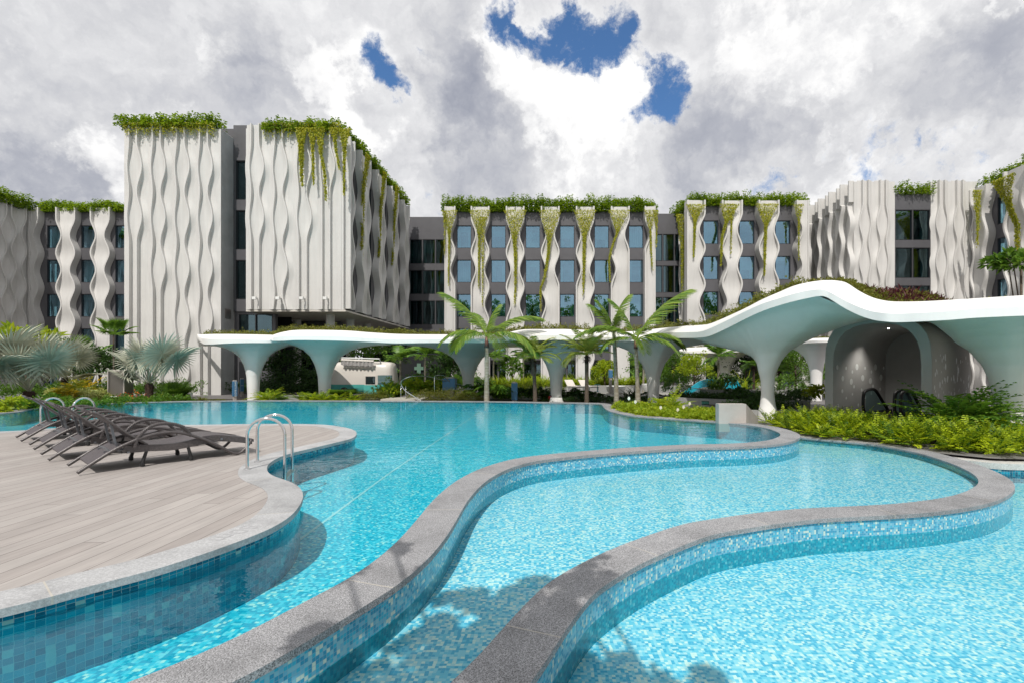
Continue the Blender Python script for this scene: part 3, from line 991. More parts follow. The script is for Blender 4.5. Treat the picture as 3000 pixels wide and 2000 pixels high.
for k in range(7):
    y = YR + .55 + 1.7 * k
    fr = FQ
    # stepped fins with tall square heads
    zs = zsamp(G, ZT + .1 - .02 * k)
    for s, dz in ((-.42, 0), (.42, .25)):
        mb = MB()
        us = [-y + s + .2 * math.cos(2 * math.pi * (z - 13.8) / PER) * (1 if s > 0 else -1) * (1 if z < ZT - 1.8 else 0) for z in zs]
        fin(mb, fr, zs, us, .11, -.05, .62 if s < 0 else .4)
        mb.build('wavy_fin', M['panel'], qb, smooth=35, world=True, merge=True)
# side wing on the far right, facing left
XW = 37.1
FW = Fr((XW, 0, 0), (0, -1, 0), (-1, 0, 0))
wb = bld('hotel_side_wing', (XW, 37, G), 'hotel wing at the right edge with slanted-looking windows and hourglass panels facing left')
facade(wb, FW, -40.98, -28, [(-39.3, -37.9), (-35.9, -34.5), (-32.5, -31.1)], ZR[:5], G, 16.5)
wavy(wb, FW, -40.2, 16.6, G, 6, 6, wide=.72, A=.36, n1=.85)
for k in range(3):
    wavy(wb, FW, -36.9 + 3.4 * k, 16.9 + .0 * k, G, 6, 6, wide=.88, A=.42, n1=.95)
mb = MB(); mb.box(-40.98, -28, -9, -2.25, G, 16.2, FW); mb.build('roof', M['dark'], wb, world=True)
# ------------------------------------------------------------------ white canopies
PROF = [(0, .30), (.15, .29), (.41, .35), (.52, .45), (.63, .6), (.77, .9), (.87, 1.37), (.93, 1.86), (.97, 2.4), (.99, 2.9), (1.0, 3.5)]
PROF_F = [(0, .385), (.04, .35), (.09, .3), (.15, .25), (.25, .21), (.39, .225), (.47, .3), (.55, .44), (.63, .68), (.7, 1.15), (.77, 1.75), (.86, 2.4), (.95, 3.1), (1.0, 3.8)]
BR = 1.5


class Canopy:
    """front edge given as (px, distance, lip bottom, lip top, brim top) along the edge; the roof runs back from it"""
    def __init__(s, name, label, pts, W, loc):
        s.root = empty(name, loc, 0, label, 'canopy')
        a = np.array(catmull([tuple(map(float, p)) for p in pts], 8))
        o = np.argsort(a[:, 0]); a = a[o]
        s.a = a; s.W = W; s.hi = False

    def at(s, px): return [np.interp(px, s.a[:, 0], s.a[:, k]) for k in range(1, 5)]

    def lift(s, px, d, y):
        a = max(0.0, 1 - abs((px - 2610) / 190.0) ** 2.5) if s.hi else 0.0
        t = min(1.0, max(0.0, (y - d) / 2.6))
        return .5 * a * t * t * (3 - 2 * t)

    def zlow(s, x, y):
        px = CX + F * x / y
        px = min(max(px, s.a[0, 0]), s.a[-1, 0])
        d, yl, yu, yb = s.at(px)
        return H + (CY - yl) / F * d + s.lift(px, d, y), d

    def build(s, bed=None, hump=None):
        a = s.a
        top, bot, lipu, bedr = [], [], [], []
        for px, d, yl, yu, yb in a:
            k = (px - CX) / F
            zl_ = H + (CY - yl) / F * d
            zu = H + (CY - yu) / F * d
            zb = H + (CY - yb) / F * (d + BR)
            W = s.W(px) if callable(s.W) else s.W
            r = []
            for t in (0, .12, .3, .5, .7, .85, 1):
                q = d + BR * t
                z = zu + (zb - zu) * (math.sin(t * math.pi / 2) ** .9)
                r.append((k * q, q, z))
            q = d + BR + .1; r.append((k * q, q, zb - .03))
            q = d + BR + .12; r.append((k * q, q, zb - .18))
            hb = hump or (lambda x, y, z: z)
            for t in (.1, .25, .4, .6, .8, 1):
                q = d + BR + .12 + (W - BR - .12) * t
                r.append((k * q, q, hb(k * q, q, zb - .18)))
            top.append(r)
            q2 = d + W
            zz = r[-1][2]
            b = [(k * q2, q2, zz), (k * q2, q2, zz - .28)]
            for t in (.95, .8, .65, .5, .42, .35, .28, .2, .15, .1, .04, .012, 0):
                q = d + W * t
                z = zl_ + (zz - .28 - zl_) * t ** 3 + .1 * (1 - t) * t + s.lift(px, d, q)
                b.append((k * q, q, z))
            bot.append(b)
        mb = MB(); mb.grid([r[:9] for r in top][::-1])
        mb.grid([[b[-1], r[0]] for b, r in zip(bot, top)][::-1])
        mb.grid(bot[::-1])
        for i in (0, -1):
            mb.face(top[i][:] + bot[i][:])
        mb.build('roof_shell', M['canopy'], s.root, smooth=32, world=True, merge=True)
        mb = MB(); mb.grid([r[8:] for r in top][::-1])
        mb.build('planting_bed', M['soil'], s.root, smooth=True, world=True)
        s.top = top

    def column(s, x, y, prof=PROF, rs=1.0, zb=G, lab=None):
        mb = MB()
        seg = 56
        lim = {}
        rows = []
        for h, r in [(np.interp(t, np.linspace(0, 1, len(prof)), [p[0] for p in prof]), np.interp(t, np.linspace(0, 1, len(prof)), [p[1] for p in prof])) for t in np.linspace(0, 1, 46)]:
            row = []
            for k in range(seg):
                an = 2 * math.pi * k / seg
                if k not in lim:
                    R_ = prof[-1][1] * rs
                    while R_ > .5:
                        X, Y = x + R_ * math.cos(an), y + R_ * math.sin(an)
                        z0, d = s.zlow(X, Y)
                        px = CX + F * X / Y
                        if d + .05 < Y < d + (s.W(px) if callable(s.W) else s.W) - .1 and s.a[0, 0] + 3 < px < s.a[-1, 0]: break
                        R_ *= .97
                    lim[k] = R_
                r_ = r * rs; rc = .3 * rs
                rr = r_ if r_ < rc else rc + (r_ - rc) * (lim[k] - rc) / (prof[-1][1] * rs - rc)
                X, Y = x + rr * math.cos(an), y + rr * math.sin(an)
                z0, d = s.zlow(X, Y)
                row.append((X, Y, zb + (z0 + .03 - zb) * h))
            rows.append(row)
        mb.grid(rows, closed=True)
        return mb.build('column', M['canopy'], s.root, smooth=60, world=True)

# farthest left canopy
cA = Canopy('pool_canopy', 'leftmost white mushroom canopy, one flared column, its right edge tucked under the next canopy',
            [(577, 27.5, 990, 984, 979), (583, 26.0, 1000, 988, 980), (596, 25.2, 1008, 991, 980), (625, 24.6, 1008, 993, 979), (680, 24.3, 1005, 993, 979), (740, 24.3, 1004, 994, 980), (790, 24.4, 1004, 995, 981), (850, 25.1, 1003, 994, 982), (900, 26, 1002, 994, 984)], 5.5, (-15, 26.5, G))
cA.build()
cA.column(*P(742, 1176, G), rs=.95)
cB = Canopy('pool_canopy', 'long low white canopy with two flared columns, beside the camper van',
            [(789, 24.6, 994, 992, 986), (796, 24.0, 998, 989, 983), (829, 23.5, 998, 984, 973), (880, 23.3, 996, 983, 967), (1007, 23.2, 998, 985, 968.5), (1084, 23.3, 1001.5, 990, 974), (1160, 23.5, 1005, 993, 978.5), (1250, 23.7, 1004, 993, 980), (1340, 23.9, 1004, 993, 980), (1422, 24.1, 1004, 993, 980), (1470, 24.4, 1002, 993, 980), (1530, 25.0, 1000, 992, 981)], lambda px: float(np.interp(px, [789, 940, 985, 1180, 1300], [5.2, 4.6, 3.3, 3.3, 7.0])), (-8, 25.5, G))
cB.build()
cB.column(*P(951, 1175, G), rs=1.0)
cB.column((1372 - 1600) / F * 28.2, 28.2, rs=1.0)
HX = lambda x, y, z: z + 1.0 * math.exp(-((x - 10.9 - 1.1 * (y - 15.5)) / 2.1) ** 2) * math.exp(-((y - 17.4) / 2.6) ** 2) * min(1, max(0, (y - 14.6) / 2.4))
edC = [(1453, 26.5, 1001, 996, 988), (1458, 25.5, 1003, 994, 985), (1474, 24.3, 1002, 989, 979), (1491, 23.7, 998, 984, 974), (1532, 23.3, 997, 981, 966), (1600, 23.1, 996, 981, 965), (1659, 23.1, 995, 981, 965), (1736, 23.1, 996, 985, 968), (1801, 23.1, 1000, 988, 971.5), (1862, 22.9, 999, 988, 970.5), (1929, 22.1, 990.5, 976, 963), (2005, 20.3, 990, 973.5, 955.5), (2051, 18.9, 989, 971.5, 953), (2082, 18.0, 983, 961, 948.5), (2133, 16.9, 960, 937, 928), (2184, 15.9, 934, 912, 905), (2235, 15.1, 911, 889.5, 879), (2286, 14.5, 894, 873, 857), (2326, 14.1, 883, 861, 840.5), (2365, 13.8, 874, 852, 831), (2403, 13.5, 867.5, 848, 825.5), (2422, 13.4, 871, 852, 824), (2449, 13.2, 887, 866, 824.5), (2480, 13.0, 906, 883, 831), (2518, 12.7, 924, 900, 855), (2556, 12.4, 936.5, 912.5, 873.5), (2594, 12.1, 942, 917.5, 883), (2633, 11.9, 944, 919, 886), (2709, 11.5, 941, 916, 885), (2785, 11.2, 937, 911, 881), (2862, 11.0, 931, 904, 876.5), (3000, 10.8, 925, 898, 868), (3200, 10.6, 917, 890, 858)]
cC = Canopy('pool_canopy', 'large white canopy on the right that rises in a hump above the arched escalator shelter', edC, lambda px: float(np.interp(px, [1450, 1900, 2300, 2500, 2800, 3200], [6.0, 6.0, 7.0, 8.0, 8.5, 8.5])), (6, 20, G))
cC.hi = True
cC.build(hump=HX)
cC.column((1629.5 - 1600) / F * 25.2, 25.2)
cC.column((1914 - 1600) / F * 24.0, 24.0, rs=.95)
cC.column(*P(2249, 1230, G), prof=PROF_F)
cC.column((2953 - 1600) / F * 12.7, 12.7, prof=[(0, .36), (.15, .33), (.41, .33), (.52, .4), (.63, .52), (.77, .8), (.87, 1.15), (.93, 1.5), (.97, 1.9), (1.0, 2.5)])
mb = MB(); mb.lathe([(.42, 0), (.4, .06), (.33, .16), (.3, .3)], P(1629.5, 1180, G) + (G,), 28); mb.build('column_foot', M['canopy'], cC.root, smooth=True, world=True)
for (px, dd) in ((1953, 1.0), (1640, 1.2), (2180, 1.6), (2840, 1.2)):
    d_, yl_, _, _ = cC.at(px); d_ += dd; zz = H + (CY - yl_) / F * (d_ - dd)
    mb = MB(); mb.lathe([(.001, -.07), (.04, -.05), (.05, 0), (.05, .1)], ((px - CX) / F * d_, d_, zz), 12, cap=False)
    mb.build('dome_camera', M['rubber'], cC.root, smooth=True, world=True)
cD = Canopy('pool_canopy', 'smaller white canopy seen behind the big one, beyond the water slide',
            [(1990, 37, 1030, 1027, 1018), (2010, 36, 1034, 1028, 1018), (2060, 35.5, 1034, 1026, 1016), (2120, 35, 1033, 1024, 1014), (2170, 34, 1030, 1020, 1010), (2230, 31, 1022, 1014, 1004), (2300, 28, 1012, 1006, 998), (2370, 26, 1005, 998, 992), (2420, 25.2, 1003, 997, 990), (2480, 25, 1003, 997, 990)], 4.5, (14, 34, G))
cD.build()
cD.column((2124 - 1600) / F * 36.8, 36.8, rs=.9)
cD.column((2391 - 1600) / F * 26.6, 26.6, rs=.95)

# ------------------------------------------------------------------ arched escalator shelter
th = math.radians(50)
ax = Vector((math.sin(th), math.cos(th), 0)); ac = Vector((math.cos(th), -math.sin(th), 0))
L0 = Vector((*P(2417, 1228, G), G))


def arch_pts(w, h, r, n=14):
    """left foot, up, round over, down to the right foot"""
    pts = [(0, 0), (0, h - r * 1.15)]
    rw = w / 2
    for i in range(1, n):
        a = math.pi - math.pi * i / n
        c_, s_ = math.cos(a), math.sin(a)
        e = 2 / 2.6
        pts.append((rw + rw * math.copysign(abs(c_) ** e, c_), h - r * 1.15 + r * 1.15 * abs(s_) ** e))
    pts += [(w, h - r * 1.15), (w, 0)]
    return pts


def arch_shell(o, w, h, r, t, ln, t0=0.0):
    outer = arch_pts(w, h, r)
    inner = [(t + (x) * (w - 2 * t) / w, z * (h - t) / h) for x, z in outer]
    mb = MB()
    def q(x, z, a): return o + ac * x + ax * a + Vector((0, 0, z))
    for pr, rev in ((outer, 0), (inner, 1)):
        rows = [[q(x, z, t0 + ln * k / 6) for x, z in pr] for k in range(7)]
        mb.grid(rows if rev else rows[::-1])
    for a in (t0, t0 + ln):
        mb.grid([[q(x, z, a) for x, z in outer], [q(x, z, a) for x, z in inner]])
    return mb, q, inner

sh = empty('escalator_shelter', tuple(L0), 0, 'grey-white arched shelter over the escalators, its walls dotted with drop-shaped holes painted pale as daylight', 'shelter')
mb, q, inner = arch_shell(L0, 3.0, 3.56, 1.3, .26, 6.0)
mb.build('arch', M['shelter'], sh, smooth=35, world=True, merge=True)
mb = MB(); mb.face([q(x, z, 5.9) for x, z in inner]); mb.build('end_wall', M['shelter'], sh, world=True)
L2_ = L0 + ac * .9
pr = [(x, z) for x, z in arch_pts(4.0, 3.7, 1.5) if x > 2.1]
mb = MB()
qq2 = lambda x, z, a: L2_ + ac * x + ax * a + Vector((0, 0, z))
mb.grid([[qq2(x, z, 2.2 + 3.8 * k / 6) for x, z in pr] for k in range(7)][::-1])
mb.grid([[qq2(2.1 + (x - 2.1) * .94, z * .96, 2.2 + 3.8 * k / 6) for x, z in pr] for k in range(7)])
mb.grid([[qq2(x, z, 2.2) for x, z in pr], [qq2(2.1 + (x - 2.1) * .94, z * .96, 2.2) for x, z in pr]])
mb.build('outer_arch', M['panel'], sh, smooth=35, world=True, merge=True)
mb = MB()
o2_ = [(x * 1.0, z) for x, z in arch_pts(3.0, 3.56, 1.3) if x > 1.3]
mb.grid([[L0 + ac * (x + .006) + ax * (.02 + 5.9 * k / 6) + Vector((0, 0, z + .004)) for x, z in o2_] for k in range(7)][::-1])
mb.build('outer_skin', M['shelter_out'], sh, smooth=35, world=True)
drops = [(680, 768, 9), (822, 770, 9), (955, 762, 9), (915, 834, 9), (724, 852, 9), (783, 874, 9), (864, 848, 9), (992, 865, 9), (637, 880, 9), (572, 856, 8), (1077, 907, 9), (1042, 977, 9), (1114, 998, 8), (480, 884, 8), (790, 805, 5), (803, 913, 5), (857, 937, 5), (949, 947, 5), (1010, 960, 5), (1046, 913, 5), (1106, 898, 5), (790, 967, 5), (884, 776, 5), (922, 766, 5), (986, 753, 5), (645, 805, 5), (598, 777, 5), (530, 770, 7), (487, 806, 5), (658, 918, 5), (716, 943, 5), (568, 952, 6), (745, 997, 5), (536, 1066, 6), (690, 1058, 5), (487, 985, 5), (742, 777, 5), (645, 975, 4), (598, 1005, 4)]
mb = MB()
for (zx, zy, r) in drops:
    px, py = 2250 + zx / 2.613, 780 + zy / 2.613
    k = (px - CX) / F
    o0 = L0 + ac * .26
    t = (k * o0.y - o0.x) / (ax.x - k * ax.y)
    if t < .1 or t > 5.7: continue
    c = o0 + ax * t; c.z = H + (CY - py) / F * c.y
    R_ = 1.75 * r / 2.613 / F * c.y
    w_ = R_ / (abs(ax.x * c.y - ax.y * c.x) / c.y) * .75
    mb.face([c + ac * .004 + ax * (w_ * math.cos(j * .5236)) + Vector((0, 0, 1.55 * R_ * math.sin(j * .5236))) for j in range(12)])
o = mb.build('drop_hole_daylight', M['hole_light'], sh, world=True); o['kind'] = 'stuff'  # flat discs on a closed wall, daylight put into their colour
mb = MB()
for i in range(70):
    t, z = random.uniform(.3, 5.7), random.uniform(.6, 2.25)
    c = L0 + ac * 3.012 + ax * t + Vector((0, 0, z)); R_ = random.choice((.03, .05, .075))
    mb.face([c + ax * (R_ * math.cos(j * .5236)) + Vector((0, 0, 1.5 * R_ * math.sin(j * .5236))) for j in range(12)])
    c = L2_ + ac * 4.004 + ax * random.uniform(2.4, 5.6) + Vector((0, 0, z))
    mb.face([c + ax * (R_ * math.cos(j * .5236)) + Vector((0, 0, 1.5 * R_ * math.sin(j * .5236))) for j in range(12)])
o = mb.build('drop_dimple', M['hole_light'], sh, world=True); o['kind'] = 'stuff'
mb = MB()
for (zx, zy) in ((697, 469), (810, 440), (922, 485)):
    c = D(2250 + zx / 2.613, 780 + zy / 2.613 - 2, 17.6); mb.lathe([(.03, 0), (.03, .03)], (c.x, c.y, c.z), 10)
o = mb.build('downlight', M['lamp'], sh, world=True)
for (zx, zy) in ((697, 469), (810, 440), (922, 485)):
    c = D(2250 + zx / 2.613, 780 + zy / 2.613, 17.6)
    ld = bpy.data.lights.new('downlight_lamp', 'SPOT'); ld.energy = 95; ld.spot_size = 2.3; ld.spot_blend = .6; ld.shadow_soft_size = .05; ld.color = (1, .95, .88)
    lo_ = bpy.data.objects.new('downlight_lamp', ld); link(lo_, sh, True); lo_.location = (c.x, c.y, c.z - .15)

# escalators: two balustrade loops with black handrails
def escalator(t0, w0, label):
    o = L0 + ac * w0 + ax * t0
    e = empty('escalator', tuple(o), 0, label, 'escalator')
    for s in (0, .95):
        b = o + ac * s
        def qq(a, z): return b + ax * a + Vector((0, 0, z))
        loop = [qq(0.25, .12), qq(.05, .3), qq(0, .6), qq(.06, .85), qq(.25, .98), qq(1.3, 1.0), qq(2.2, .55), qq(3.4, -.1)]
        loop = [Vector(p) for p in catmull([tuple(p) for p in loop], .1)]
        mb = MB(); mb.tube(loop, .055, 8); h = mb.build('handrail', M['rubber'], e, smooth=True, world=True)
        mb = MB()
        for i in range(len(loop) - 1):
            a, c = loop[i], loop[i + 1]
            if i > len(loop) * .2: mb.face([(a.x, a.y, G + .1), (c.x, c.y, G + .1), tuple(c), tuple(a)])
        mb.build('glass_panel', M['glassdark'], e, world=True)
        mb = MB()
        mb.bar(qq(.1, .08), qq(3.2, .08), .16, .14); mb.build('skirt', M['rubber'], e, world=True)
    mb = MB()
    c1, c2, c3, c4 = o + ax * .2, o + ax * 3, o + ax * 3 + ac * .95, o + ax * .2 + ac * .95
    mb.face([p + Vector((0, 0, .03)) for p in (c1, c2, c3, c4)]); mb.build('step', M['rubber'], e, world=True)
    return e
escalator(1.6, .7, 'left escalator inside the arched shelter, black handrail loop and glass side')
escalator(1.3, 1.9, 'right escalator inside the arched shelter, partly hidden by the arch frame')
mb = MB()
for i in range(7):
    p = L0 + ac * 5.05 + ax * (3.2 + .13 * i * 1.6)
    mb.bar(p + Vector((0, 0, .1)), p + Vector((0, 0, 1.25)), .02)
p = L0 + ac * 5.05 + ax * 3.2
mb.bar(p + Vector((0, 0, 1.25)), p + ax * 1.3 + Vector((0, 0, 1.25)), .025)
tag(mb.build('railing', M['alu']), 'small vertical-bar metal railing standing left of the rightmost white column', 'railing')
# ------------------------------------------------------------------ sun loungers
def lounger():
    root = empty('sun_lounger', (0, 0, 0))
    W = .84
    def rail(v):
        pts = [(0, v, .03), (.18, v, .16), (.42, v, .32), (.7, v, .44), (.95, v, .49), (1.2, v, .46), (1.5, v, .32), (1.8, v, .12), (1.93, v, .035), (2.02, v, .035), (2.12, v, .12), (2.2, v, .24)]
        return catmull(pts, .03)
    for v in (0, W):
        mb = MB(); mb.tube(rail(v), .024, 10); mb.build('rail', M['rattan'], root, smooth=True)
        mb = MB()
        pr = catmull([(.62, v, .3), (.66, v, .45), (.8, v, .6), (1.0, v, .63), (1.2, v, .56), (1.32, v, .4)], .012)
        mb.tube(pr, .021, 8)
        for i in range(0, len(pr) - 2, 2):
            a = Vector(pr[i]); b = Vector(pr[i + 1])
            mb.tube([a + (b - a) * .1, b], .028, 6)
        mb.build('armrest', M['rattan'], root, smooth=50)
    th = .045
    def sheet(profile, v0, v1, name, m=M['wicker'], t=th, lip=True):
        pr = catmull(profile, .03)
        mb = MB()
        rows = []
        for (u, w) in pr:
            rows.append([(u, v0, w - t), (u, v0, w), (u, v1, w), (u, v1, w - t)])
        mb.grid(rows, closed=True); mb.face(rows[0]); mb.face(rows[-1][::-1])
        return mb.build(name, m, root, smooth=40)
    sheet([(.7, .335), (.9, .31), (1.1, .3), (1.3, .325), (1.5, .37), (1.7, .37), (1.9, .33), (2.1, .27), (2.25, .235)], .05, W - .05, 'seat')
    sheet([(.78, .335), (.6, .48), (.42, .65), (.28, .79), (.2, .855), (.14, .875), (.07, .93)], .07, W - .07, 'backrest', t=.03)
    sheet([(.13, .125), (.3, .245), (.5, .355)], .03, W - .03, 'head_panel', t=.02)
    # side aprons under the seat
    for v in (.04, W - .06):
        mb = MB()
        pr = [(.5, .3), (.8, .29), (1.1, .27), (1.4, .3), (1.7, .33), (2.0, .28), (2.22, .22)]
        pr = catmull(pr, .05)
        rows = [[(u, v, w - .07), (u, v, w + .03), (u, v + .02, w + .03), (u, v + .02, w - .07)] for u, w in pr]
        mb.grid(rows, closed=True); mb.face(rows[0]); mb.face(rows[-1][::-1])
        mb.build('seat_side', M['rattan'], root)
        # beads along the edges of the backrest
        mb = MB()
        vv = .06 if v < .3 else W - .06
        pb = catmull([(.78, .335), (.6, .48), (.42, .65), (.28, .79), (.2, .855), (.14, .875)], .022)
        mb.tube([(a, vv, b - .012) for a, b in pb], lambda t: .017 + .006 * math.sin(t * 110), 6)
        mb.build('edge_binding', M['rattan'], root, smooth=True)
    for v in (.2, W - .2):
        mb = MB()
        mb.bar((.38, v, .68), (.43, v, .38), .03, .022); mb.bar((.43, v, .38), (.48, v, .25), .07, .02)
        mb.build('back_strut', M['alu'], root)
        mb = MB(); mb.bar((.3, v, .26), (.72, v, .29), .025); mb.build('ratchet', M['alu'], root)
    for (u_, w_, t_) in ((.36, .27, .035), (.55, .24, .03), (1.75, .3, .03)):
        mb = MB(); mb.bar((u_, .02, w_), (u_, W - .02, w_), t_); mb.build('cross_bar', M['alu'], root)
    for v in (.06, W - .06):
        mb = MB(); mb.tube([(.78, v, .27), (.72, v, .06)], .02, 8, .026); mb.lathe([(.03, -.03), (.032, 0), (.03, .03)], (.72, v, .035), 10)
        mb.build('leg', M['rubber'], root)
        mb = MB(); mb.tube([(1.28, v, .27), (1.33, v, .06)], .02, 8, .026); mb.lathe([(.03, -.03), (.032, 0), (.03, .03)], (1.33, v, .035), 10)
        mb.build('leg', M['rubber'], root)
    return root
A0 = P(226, 1391); B0 = P(702, 1334)
ang = math.radians(51.5)
L_ = lounger()
sp = [P(226, 1391), P(141.6, 1352), P(98.7, 1319.5), P(61, 1295)]
labs = ['nearest of the dark wicker loungers, closest to the steel pool ladder', 'second dark wicker lounger from the front, just behind the nearest one', 'third dark wicker lounger from the front of the row', 'farthest dark wicker lounger in the row, nearest the far deck edge']
for i, (x, y) in enumerate(sp):
    o = L_ if i == 0 else copy_tree(L_)
    o.location = (x, y, 0.0); o.rotation_euler = (0, 0, ang + (0, .012, -.01, .015)[i])
    tag(o, labs[i], 'sun lounger', 'wicker loungers on the deck')

# ------------------------------------------------------------------ pool ladders
def ladder(label, b1, b2, out, hgt, rev=1):
    b1, b2, out = Vector((*b1, 0)), Vector((*b2, 0)), Vector((*out, 0)).normalized()
    root = empty('pool_ladder', tuple((b1 + b2) / 2), 0, label, 'pool ladder')
    for b in (b1, b2):
        w = .5
        pts = [b, b + Vector((0, 0, .15)), b + Vector((0, 0, hgt - w / 2))]
        for k in range(1, 12):
            a = math.pi - math.pi * k / 12
            pts.append(b + out * (w / 2 + w / 2 * math.cos(a)) + Vector((0, 0, hgt - w / 2 + w / 2 * math.sin(a))))
        pts += [b + out * w + Vector((0, 0, hgt - w / 2)), b + out * w + Vector((0, 0, -.6))]
        mb = MB(); mb.tube(pts, .021, 14); mb.build('rail', M['steel'], root, smooth=60, world=True)
        mb = MB(); mb.lathe([(.048, .001), (.048, .012), (.03, .02)], tuple(b), 18); mb.build('base_flange', M['steel'], root, smooth=40, world=True)
    for z in (-.16, -.36, -.56):
        mb = MB(); mb.bar(b1 + out * .5 + Vector((0, 0, z)), b2 + out * .5 + Vector((0, 0, z)), .07, .03); mb.build('step', M['dullsteel'], root, world=True)
ladder('shiny steel pool ladder at the notch in the near deck edge', P(724, 1374), P(754, 1352), (.95, .25), .745)
ladder('far pair of curved steel grab rails seen behind the sun loungers', (-11.95, 11.3), (-11.25, 11.35), (.12, 1), .76)
# the far rails show their loop side-on
# ------------------------------------------------------------------ curved pool handrail
def tubeobj(name, pts, r, m, parent=None, seg=8, world=True, step=.08):
    mb = MB(); mb.tube(catmull([tuple(p) for p in pts], step), r, seg)
    return mb.build(name, m, parent, smooth=True, world=world)
hr = empty('handrail', tuple(D(1190, 1174, 24.0)), 0, 'curved steel handrail looping down to the far pool steps', 'handrail')
tubeobj('top_rail', [D(1238, 1176, 23.4), D(1205, 1155, 23.6), D(1186, 1142, 23.8), D(1176, 1126, 24), D(1176, 1116, 24.2), D(1186, 1108, 24.4), D(1206, 1101.5, 24.6), D(1243, 1101.5, 25.2), D(1265, 1104.5, 25.6), D(1310, 1116, 26.2), D(1370, 1132, 27)], .028, M['steel'], hr)
for px, d in ((1174.5, 23.9), (1188.5, 23.8)):
    mb = MB(); mb.tube([D(px, 1130, d), D(px, 1176, d)], .016, 8); mb.build('post', M['steel'], hr, smooth=True, world=True)
hr2 = empty('handrail', tuple(D(1273, 1143, 25.5)), 0, 'smaller steel handrail just left of the wide blue box', 'handrail')
tubeobj('top_rail', [D(1273, 1148, 25.5), D(1273, 1108, 25.5), D(1276, 1099.5, 25.6), D(1293, 1098, 25.8), D(1305, 1105, 26), D(1340, 1140, 26.5)], .025, M['steel'], hr2)
# landing slab at the pool steps
mb = MB(); a = P(1128, 1160, -.1); b = P(1205, 1158, -.1)
mb.box(-8.2, -6.2, 23.65, 25.2, G, -.07); tag(mb.build('landing_slab', M['granite_light'], smooth=False), kind='structure')

